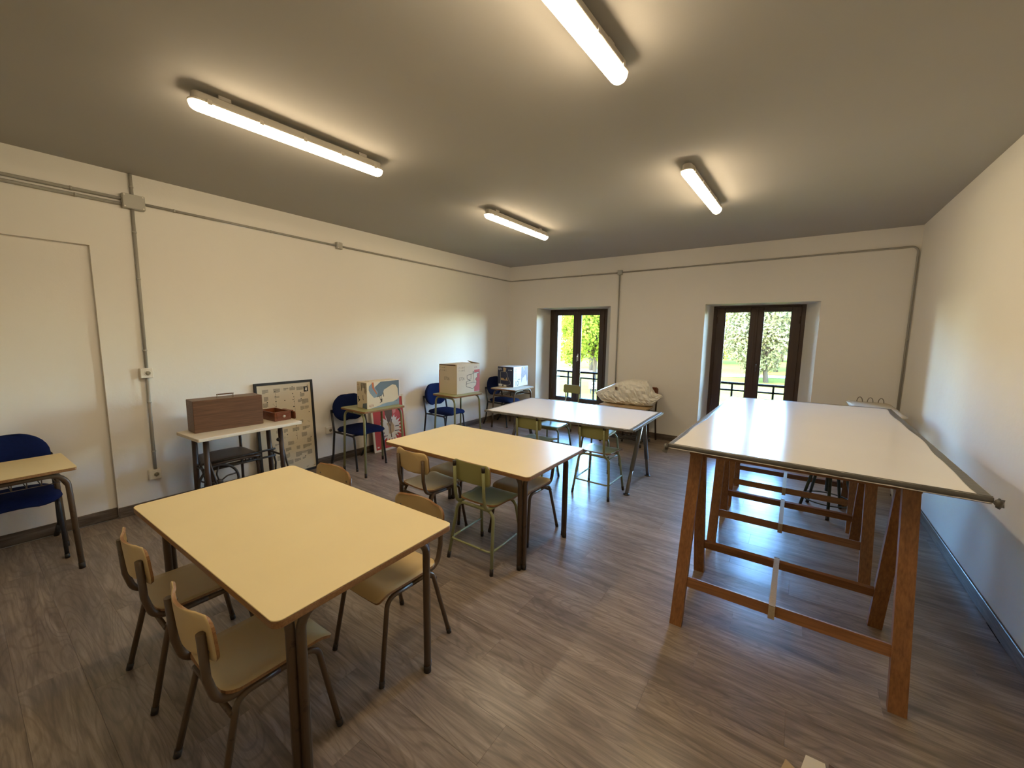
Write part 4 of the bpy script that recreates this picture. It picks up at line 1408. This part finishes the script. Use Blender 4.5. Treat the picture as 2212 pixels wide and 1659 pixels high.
c = Vector((0.02, -0.225, 0.290))
ring = [c + Vector((0, 0.150 * math.cos(a), 0.150 * math.sin(a))) for a in [2 * PI * i / 28 for i in range(29)]]
wh.tube(ring, 0.011, 8, caps=False)
wheel = obj('drive_wheel', wh, 'castiron', t)
for i in range(5):
    a = 2 * PI * i / 5 + 0.3
    e = c + Vector((0, 0.145 * math.cos(a), 0.145 * math.sin(a)))
    mdl = c + Vector((0, 0.075 * math.cos(a + 0.25), 0.075 * math.sin(a + 0.25)))
    obj('spoke', MB().tube([c, mdl, e], 0.0065, 6, 0.05), 'castiron', wheel)
obj('hub', MB().lathe([(0.022, -0.02), (0.026, 0.0), (0.022, 0.02)], 10, Matrix.Translation(c) @ Matrix.Rotation(PI / 2, 4, 'Y')), 'castiron', wheel)
tr = MB()
for i in range(6):
    x = -0.11 + 0.044 * i
    tr.b2((x - 0.009, -0.20, 0.085), (x + 0.009, 0.16, 0.097))
tr.b2((-0.13, -0.21, 0.083), (0.13, -0.19, 0.10)); tr.b2((-0.13, 0.15, 0.083), (0.13, 0.17, 0.10)); tr.b2((-0.13, -0.03, 0.083), (0.13, -0.01, 0.10))
obj('treadle', tr, 'castiron', t)
obj('treadle_rod', MB().tube([(0.0, -0.335, 0.09), (0.0, 0.285, 0.09)], 0.008, 8), 'castiron', t)

t = thing('sewing_machine_case', 'brown wood-grain box with a top handle standing on the ivory sewing table', 'case', (0.468, -4.972, 0.7405), R(-2.0))
obj('body', MB().bbox((-0.090, -0.262, 0), (0.090, 0.262, 0.272), 0.003), 'walnut', t)
hd = MB().tube([(0.0, -0.065, 0.300), (0.0, 0.065, 0.300)], 0.006, 8)
h_ = obj('handle', hd, 'walnut', t)
for y in (-0.06, 0.06):
    obj('handle_post', MB().tube([(0, y, 0.270), (0, y, 0.305)], 0.0055, 8), 'brass', h_)

t = thing('small_drawer', 'small open mahogany drawer with a round knob beside the brown case', 'drawer', (0.475, -4.545, 0.7405), R(3.0))
m = MB()
obj('front_panel', MB().bbox((0.085, -0.078, 0), (0.100, 0.078, 0.088), 0.003), 'mahog', t)
obj('front_moulding', MB().bbox((0.099, -0.060, 0.018), (0.104, 0.060, 0.072), 0.003), 'mahog', t)
for s in (-1, 1):
    obj('side_panel', MB().bbox((-0.19, s * 0.078, 0), (0.086, s * 0.068, 0.085), 0.002), 'mahog', t)
obj('back_panel', MB().bbox((-0.19, -0.068, 0), (-0.18, 0.068, 0.085), 0.002), 'mahog', t)
obj('bottom_panel', MB().b2((-0.18, -0.068, 0.004), (0.086, 0.068, 0.010)), 'paper', t)
obj('knob', MB().lathe([(0.005, 0), (0.005, 0.008), (0.012, 0.012), (0.013, 0.018), (0.006, 0.022)], 14, Matrix.Translation((0.104, 0, 0.045)) @ Matrix.Rotation(PI / 2, 4, 'Y')), 'brass', t)
fl_ = MB().slab([(-0.02, 0.0), (0.125, 0.0), (0.125, 0.075), (-0.02, 0.075)], 0, 0.010, 0.018, 0.002, T=Matrix.Translation((0, 0.112, 0.0)) @ Matrix.Rotation(PI / 2, 4, 'X'))
obj('hinged_board', fl_, 'mahog', t)
obj('guide_strip', MB().bbox((-0.06, 0.080, 0.080), (0.10, 0.104, 0.088), 0.002), 'mahog', t)

# dark chair behind the sewing table
def dark_chair(label, loc, rz, seatmat='leather', legmat='dwood', back='panel'):
    t = thing('padded_chair', label, 'chair', loc, rz)
    for s in (-1, 1):
        leg_with_foot(t, [(s * 0.195, -0.215, 0.001), (s * 0.180, -0.170, 0.40), (s * 0.185, -0.205, 0.80)], 0.0125, legmat, 0.12, 'cap', 0.02, 1.1)
        leg_with_foot(t, [(s * 0.190, 0.210, 0.001), (s * 0.180, 0.175, 0.405), (s * 0.180, -0.165, 0.405)], 0.0125, legmat, 0.05, 'cap', 0.02, 1.1)
    obj('seat_frame', MB().tube([(-0.18, 0.172, 0.405), (0.18, 0.172, 0.405)], 0.0125, 8), legmat, t)
    obj('seat_frame', MB().tube([(-0.18, -0.165, 0.405), (0.18, -0.165, 0.405)], 0.0125, 8), legmat, t)
    def sf(u, v):
        v = cosv(v)
        return (u * rr_hw(v, 0.212, 0.42, 0.05), -0.195 + v * 0.42, 0.440 + 0.010 * (1 - u * u))
    def st(u, v):
        v = cosv(v)
        e = max(abs(u), abs(2 * v - 1))
        return 0.050 * math.sqrt(max(0.03, 1 - e ** 6))
    m = MB(); m.panel(sf, 12, 12, st); m.sm = [True] * len(m.f)
    obj('seat', m, seatmat, t)
    def bf(u, v):
        v = cosv(v)
        return (u * rr_hw(v, 0.205, 0.17, 0.03), -0.172 - 0.02 * v + 0.02 * u * u, 0.655 + v * 0.17)
    m = MB(); m.panel(bf, 12, 8, 0.014)
    obj('backrest', m, seatmat if back == 'panel' else back, t)
    return t
dark_chair('dark chair with a brown padded seat tucked behind the ivory sewing table', (0.335, -4.945, 0), R(-90))
dark_chair('brown chair with a wooden back behind the plastic-covered machine', (2.700, -0.300, 0), R(180), back='mahog')

# ------------------------------------------------------------------ covered treadle machine under the window wall
t = thing('treadle_sewing_table', 'iron-legged treadle sewing table under the plastic sheet', 'sewing table', (2.545, -0.470, 0), 0, 'treadle sewing tables')
obj('tabletop', MB().slab([(-0.36, -0.21), (0.36, -0.21), (0.36, 0.13), (-0.36, 0.13)], 0.545, 0.570, 0.012, 0.003), 'cardtan', t)
for s in (-1, 1):
    x = s * 0.305
    fr = obj('side_frame', MB().tube([(x, -0.24, 0.075), (x, -0.17, 0.10), (x, -0.13, 0.53), (x, 0.10, 0.53), (x, 0.13, 0.10), (x, 0.20, 0.075)], 0.012, 8, 0.03), 'castiron', t)
    for y in (-0.085, -0.035, 0.015, 0.065):
        obj('slat', MB().b2((x - 0.006, y - 0.010, 0.09), (x + 0.006, y + 0.010, 0.535)), 'castiron', fr)
    obj('foot_rail', MB().tube([(x, -0.25, 0.085), (x, 0.21, 0.085)], 0.014, 8), 'castiron', fr)
    for y in (-0.235, 0.195):
        cs = obj('caster', MB().lathe([(0.022, -0.012), (0.026, 0), (0.022, 0.012)], 12, Matrix.Translation((x, y, 0.027)) @ Matrix.Rotation(PI / 2, 4, 'Y')), 'castiron', fr)
obj('cross_brace', MB().tube([(-0.305, -0.04, 0.50), (0.305, -0.04, 0.12)], 0.009, 8), 'castiron', t)
obj('cross_brace', MB().tube([(-0.305, -0.04, 0.12), (0.305, -0.04, 0.50)], 0.009, 8), 'castiron', t)
tr = MB()
for i in range(6):
    y = -0.20 + 0.05 * i
    tr.b2((-0.24, y - 0.010, 0.085), (0.24, y + 0.010, 0.097))
for x in (-0.23, 0.0, 0.23):
    tr.b2((x - 0.012, -0.215, 0.083), (x + 0.012, 0.065, 0.100))
obj('treadle', tr, 'castiron', t)
obj('treadle_rod', MB().tube([(-0.305, -0.07, 0.09), (0.305, -0.07, 0.09)], 0.009, 8), 'castiron', t)

# crumpled plastic sheet over the machine head
def plastic_cover():
    prof = [  # x, top z, bottom z, half depth, centre y
        (2.035, 0.712, 0.700, 0.010, -0.46), (2.08, 0.742, 0.655, 0.045, -0.46), (2.16, 0.785, 0.590, 0.095, -0.455),
        (2.26, 0.835, 0.575, 0.125, -0.45), (2.38, 0.893, 0.575, 0.140, -0.45), (2.48, 0.938, 0.573, 0.145, -0.445),
        (2.56, 0.958, 0.573, 0.140, -0.44), (2.66, 0.962, 0.573, 0.130, -0.44), (2.76, 0.960, 0.573, 0.125, -0.44),
        (2.83, 0.952, 0.575, 0.120, -0.44), (2.865, 0.915, 0.585, 0.110, -0.44), (2.895, 0.835, 0.592, 0.100, -0.44),
        (2.935, 0.785, 0.615, 0.080, -0.44), (2.985, 0.770, 0.665, 0.050, -0.44), (3.030, 0.757, 0.715, 0.028, -0.44), (3.050, 0.738, 0.728, 0.008, -0.44)]
    m = MB()
    nseg = 40
    sub = 4
    P = []
    for i in range(len(prof) - 1):
        for j in range(sub):
            k = j / sub
            P.append([a + (b - a) * k for a, b in zip(prof[i], prof[i + 1])])
    P.append(list(prof[-1]))
    vs = []
    for (x, zt, zb, hd, yc_) in P:
        zc = (zt + zb) / 2; hz = (zt - zb) / 2
        for j in range(nseg):
            a = 2 * PI * j / nseg
            ca, sa = math.cos(a), math.sin(a)
            e = 0.75 if sa > 0 else 0.55
            q = Vector((x * 6.0, ca * 1.6, sa * 1.6))
            fold = noise.noise(q)
            cell = noise.voronoi(Vector((x * 13.0 + sa * 1.5, ca * 2.6, sa * 2.6)))[0]
            crease = min(1.0, (cell[1] - cell[0]) * 2.2)
            swag = 0.5 + 0.5 * math.sin(x * 34.0 + sa * 5.0 - ca * 2.0)
            k = 1 + 0.12 * fold + 0.16 * (crease - 0.45) + 0.06 * swag * (1 if sa < 0.2 else 0.3)
            ridge = crease - 0.5
            yy = yc_ + hd * math.copysign(abs(ca) ** e, ca) * k
            zz = zc + hz * math.copysign(abs(sa) ** 0.8, sa) * (1 + 0.03 * fold + 0.035 * (crease - 0.5))
            if sa < 0 and x < 2.9:
                zz = max(zz, 0.5725)
            vs.append((x + 0.012 * ridge, yy, zz))
    n = len(P)
    fs = []
    for i in range(n - 1):
        for j in range(nseg):
            k = (j + 1) % nseg
            fs.append((i * nseg + j, (i + 1) * nseg + j, (i + 1) * nseg + k, i * nseg + k))
    fs.append(tuple(range(nseg)))
    fs.append(tuple((n - 1) * nseg + j for j in reversed(range(nseg))))
    m.add(vs, fs, False)
    t = thing('plastic_cover', 'crumpled cream plastic sheet draped over a sewing machine', 'cover', (0, 0, 0))
    obj('sheet', m, 'plastic', t)
    T = frameT((2.40, -0.606, 0.80), (0.98, -0.05, 0.0), (0.0, 0.12, 0.95))
    decal('printed_label', [rect(0.0, 0.0, 0.035, 0.045)], 'inkbrown', t, T, 0.001)
    return t
plastic_cover()

# ------------------------------------------------------------------ stool and ironing board behind the trestles
t = thing('metal_stool', 'dark green five-legged metal stool under the big board', 'stool', (4.920, -1.765, 0))
for i in range(5):
    a = R(-88 + 72 * i)
    ca, sa = math.cos(a), math.sin(a)
    leg_with_foot(t, [(0.215 * ca, 0.215 * sa, 0.002), (0.118 * ca, 0.118 * sa, 0.432), (0.02 * ca, 0.02 * sa, 0.438)], 0.0125, 'olive', 0.045, 'cap', 0.03, 1.2)
rp = [(0.190 * math.cos(2 * PI * i / 32), 0.190 * math.sin(2 * PI * i / 32), 0.125) for i in range(33)]
obj('foot_ring', MB().tube(rp, 0.006, 8, caps=False), 'olive', t)
obj('column', MB().tube([(0, 0, 0.20), (0, 0, 0.45)], 0.020, 12), 'olive', t)
obj('spindle', MB().tube([(0, 0, 0.44), (0, 0, 0.53)], 0.011, 10), 'steel', t)
obj('seat', MB().lathe([(0.02, 0.525), (0.155, 0.530), (0.165, 0.540), (0.160, 0.552), (0.10, 0.557), (0.01, 0.558)], 28), 'olive', t)

t = thing('ironing_board', 'pale ironing board with white legs in the right corner', 'ironing board', (5.282, -0.87, 0))
def ib(u, v):
    v = cosv(v)
    L = 1.06
    return (u * rr_hw(v, 0.188, L, 0.10), -0.53 + v * L, 0.888)
def ibt(u, v):
    v = cosv(v)
    e = max(abs(u), abs(2 * v - 1))
    return 0.034 * math.sqrt(max(0.05, 1 - e ** 8))
m = MB(); m.panel(ib, 12, 26, ibt); m.sm = [True] * len(m.f)
obj('padded_top', m, 'ironcover', t)
for s in (-1, 1):
    obj('leg', MB().tube([(s * 0.03, -0.36, 0.845), (s * 0.225, 0.015, 0.006)], 0.011, 8), 'whitetube', t)
    obj('leg', MB().tube([(s * 0.05, 0.33, 0.845), (s * 0.19, -0.42, 0.006)], 0.011, 8), 'whitetube', t)
    obj('rubber_foot', MB().tube([(s * 0.2215, 0.0085, 0.020), (s * 0.225, 0.016, 0.002)], 0.014, 8), 'black', t)
    obj('rubber_foot', MB().tube([(s * 0.187, -0.405, 0.022), (s * 0.19, -0.422, 0.002)], 0.014, 8), 'black', t)
for x in (-0.075, 0.015, 0.105):
    lp = [(x + 0.024 * math.cos(a), 0.42, 0.904 + 0.052 * math.sin(a)) for a in [PI * i / 10 for i in range(11)]]
    obj('iron_rest_loop', MB().tube(lp, 0.004, 6), 'steel', t)

# ------------------------------------------------------------------ scraps on the floor at the bottom edge
def scrap(name, label, cat, pts, mat, lift):
    m = MB()
    n = len(pts)
    cx_ = sum(p[0] for p in pts) / n; cy_ = sum(p[1] for p in pts) / n
    th = 0.0025
    lo = [(x - cx_, y - cy_, 0.001 + lift * i) for i, (x, y) in enumerate(pts)]
    m.add(lo + [(x, y, z + th) for x, y, z in lo], [tuple(reversed(range(n))), tuple(range(n, 2 * n))] + [(i, (i + 1) % n, (i + 1) % n + n, i + n) for i in range(n)])
    o = obj(name, m, mat)
    o.location = (cx_, cy_, 0)
    return tag(o, label, cat)
scrap('cardboard_piece', 'tan piece of cardboard on the floor at the bottom edge', 'cardboard', [(4.684, -4.664), (4.648, -4.80), (4.735, -4.86), (4.790, -4.735)], 'cardtan', 0.0)
scrap('paper_sheet', 'cream sheet of paper on the floor at the bottom edge', 'paper', [(4.747, -4.600), (4.722, -4.715), (4.792, -4.760), (4.812, -4.650), (4.806, -4.598)], 'paper', 0.0)
scrap('card_strip', 'dark brown strip of card right of the cream paper on the floor', 'card', [(4.818, -4.590), (4.808, -4.690), (4.870, -4.700), (4.862, -4.602)], 'inkbrown', 0.0)

# ------------------------------------------------------------------ garden outside
GZ = -3.2
g = MB()
g.add([(-140, 0.7, GZ), (140, 0.7, GZ), (140, 220, GZ), (-140, 220, GZ)], [(0, 1, 2, 3)])
o = struct('ground', g, 'grass', 'sunlit lawn outside')
p_ = MB()
pth = [(-60, 47), (-20, 42.5), (-3, 49), (12, 55), (60, 60)]
for (xa, ya), (xb, yb) in zip(pth, pth[1:]):
    wd = 4.2
    p_.add([(xa, ya, GZ + 0.03), (xb, yb, GZ + 0.03), (xb, yb + wd, GZ + 0.03), (xa, ya + wd, GZ + 0.03)], [(0, 1, 2, 3)])
struct('path', p_, 'path', 'pale gravel path across the lawn')

def tree(name, label, x, y, zc, rx, rz, n, leaf, mat, seed, trunk_r=0.22, lean=0.0):
    rg = random.Random(seed)
    t = thing(name, label, 'tree', (x, y, GZ), 0, 'trees in the garden')
    tk = MB().tube([(0, 0, -0.1), (lean * 0.3, 0, (zc - GZ) * 0.45), (lean, 0, zc - GZ)], trunk_r, 10, r1=trunk_r * 0.5)
    tko = obj('trunk', tk, 'bark', t)
    for i in range(7):
        a = 2 * PI * i / 7 + rg.uniform(-0.3, 0.3)
        r_ = rx * rg.uniform(0.5, 0.8)
        s = Vector((lean * 0.4, 0, (zc - GZ) * rg.uniform(0.40, 0.6)))
        e = Vector((math.cos(a) * r_ + lean, math.sin(a) * r_, zc - GZ + rz * rg.uniform(-0.4, 0.6)))
        obj('branch', MB().tube([s, s.lerp(e, 0.5) + Vector((0, 0, 0.25)), e], trunk_r * 0.42, 6, 0.3, 4, r1=0.02), 'bark', tko)
    # crown: leaf clusters, each leaf a bent pair of triangles
    blobs = []
    for i in range(42):
        d = Vector((rg.gauss(0, 1), rg.gauss(0, 1), rg.gauss(0, 1))).normalized() * rg.uniform(0.35, 0.9)
        blobs.append((Vector((lean + d.x * rx, d.y * rx, zc - GZ + d.z * rz)), rg.uniform(0.22, 0.40) * min(rx, rz)))
    m = MB()
    for i in range(n):
        c, br = rg.choice(blobs)
        d = Vector((rg.gauss(0, 1), rg.gauss(0, 1), rg.gauss(0, 1)))
        d = d.normalized() * br * rg.uniform(0.55, 1.15)
        p = c + d
        nn = (d.normalized() + Vector((rg.gauss(0, .6), rg.gauss(0, .6), rg.gauss(0, .6)))).normalized()
        u = nn.orthogonal().normalized()
        u = (Matrix.Rotation(rg.uniform(0, 6.28), 3, nn) @ u)
        v = nn.cross(u)
        s = leaf * rg.uniform(0.6, 1.3)
        m.add([p - u * s * 0.5, p + v * s * 0.32 - nn * s * 0.08, p + u * s * 0.5, p - v * s * 0.32 - nn * s * 0.08], [(0, 1, 2, 3)])
    obj('crown', m, mat, t)
    return t
tree('garden_tree', 'olive-green tree with a leaning dark trunk seen through the right window', 2.0, 45.0, 2.4, 5.4, 4.2, 20000, 0.36, 'leaf2', 1, 0.26, -0.9)
tree('garden_tree', 'grey-green tree at the right side of the right window', 6.9, 54.0, 2.8, 4.6, 4.6, 14000, 0.40, 'leaf3', 2, 0.24)
tree('garden_tree', 'yellow-green tree behind the others in the right window', 2.2, 62.0, 5.0, 6.5, 5.0, 9000, 0.42, 'leaf4', 3, 0.30)
tree('garden_tree', 'bright green leafy tree filling the corner window', -9.6, 26.0, 2.2, 4.4, 3.3, 20000, 0.27, 'leaf1', 4, 0.22)
tree('garden_tree', 'second bright green tree farther back in the corner window', -18.5, 45.0, 3.4, 6.5, 5.2, 10000, 0.36, 'leaf1', 5, 0.28)
tree('garden_tree', 'distant olive tree left of the corner window view', -30.0, 70.0, 4.0, 8.0, 6.0, 7000, 0.5, 'leaf2', 6, 0.3)
tree('garden_tree', 'distant yellow-green tree between the two window views', -9.0, 75.0, 4.5, 8.0, 6.5, 8000, 0.5, 'leaf4', 7, 0.3)
tree('garden_tree', 'distant dark tree at the far end of the right window view', 12.0, 78.0, 4.5, 8.5, 6.5, 8000, 0.5, 'leaf3', 8, 0.3)

for i in range(11):
    tree('garden_tree', 'distant tree in the row at the far end of the lawn', -52 + 9.0 * i + (i * 37 % 5) - 2, 92.0 + (i * 13 % 7), 2.6 + (i % 3), 4.9, 5.2, 3500, 0.62, ('leaf3', 'leaf2', 'leaf4')[i % 3], 40 + i, 0.3)['group'] = 'distant row of trees'
# garden bench
t = thing('garden_bench', 'slatted wooden garden bench beyond the corner window', 'bench', (-8.75, 24.9, GZ), R(28))
for i in range(4):
    obj('back_slat', MB().bbox((-0.75, 0.22 + 0.03 * i, 0.50 + 0.12 * i), (0.75, 0.25 + 0.03 * i, 0.57 + 0.12 * i), 0.004), 'benchwood', t)
for i in range(4):
    obj('seat_slat', MB().bbox((-0.75, -0.25 + 0.12 * i, 0.42), (0.75, -0.16 + 0.12 * i, 0.45), 0.004), 'benchwood', t)
for x in (-0.6, 0.6):
    for y in (-0.2, 0.2):
        obj('leg', MB().bbox((x - 0.03, y - 0.03, 0), (x + 0.03, y + 0.03, 0.42), 0.004), 'iron', t)
    obj('back_post', MB().bar((x, 0.24, 0.40), (x, 0.36, 0.98), 0.04, 0.04), 'iron', t)
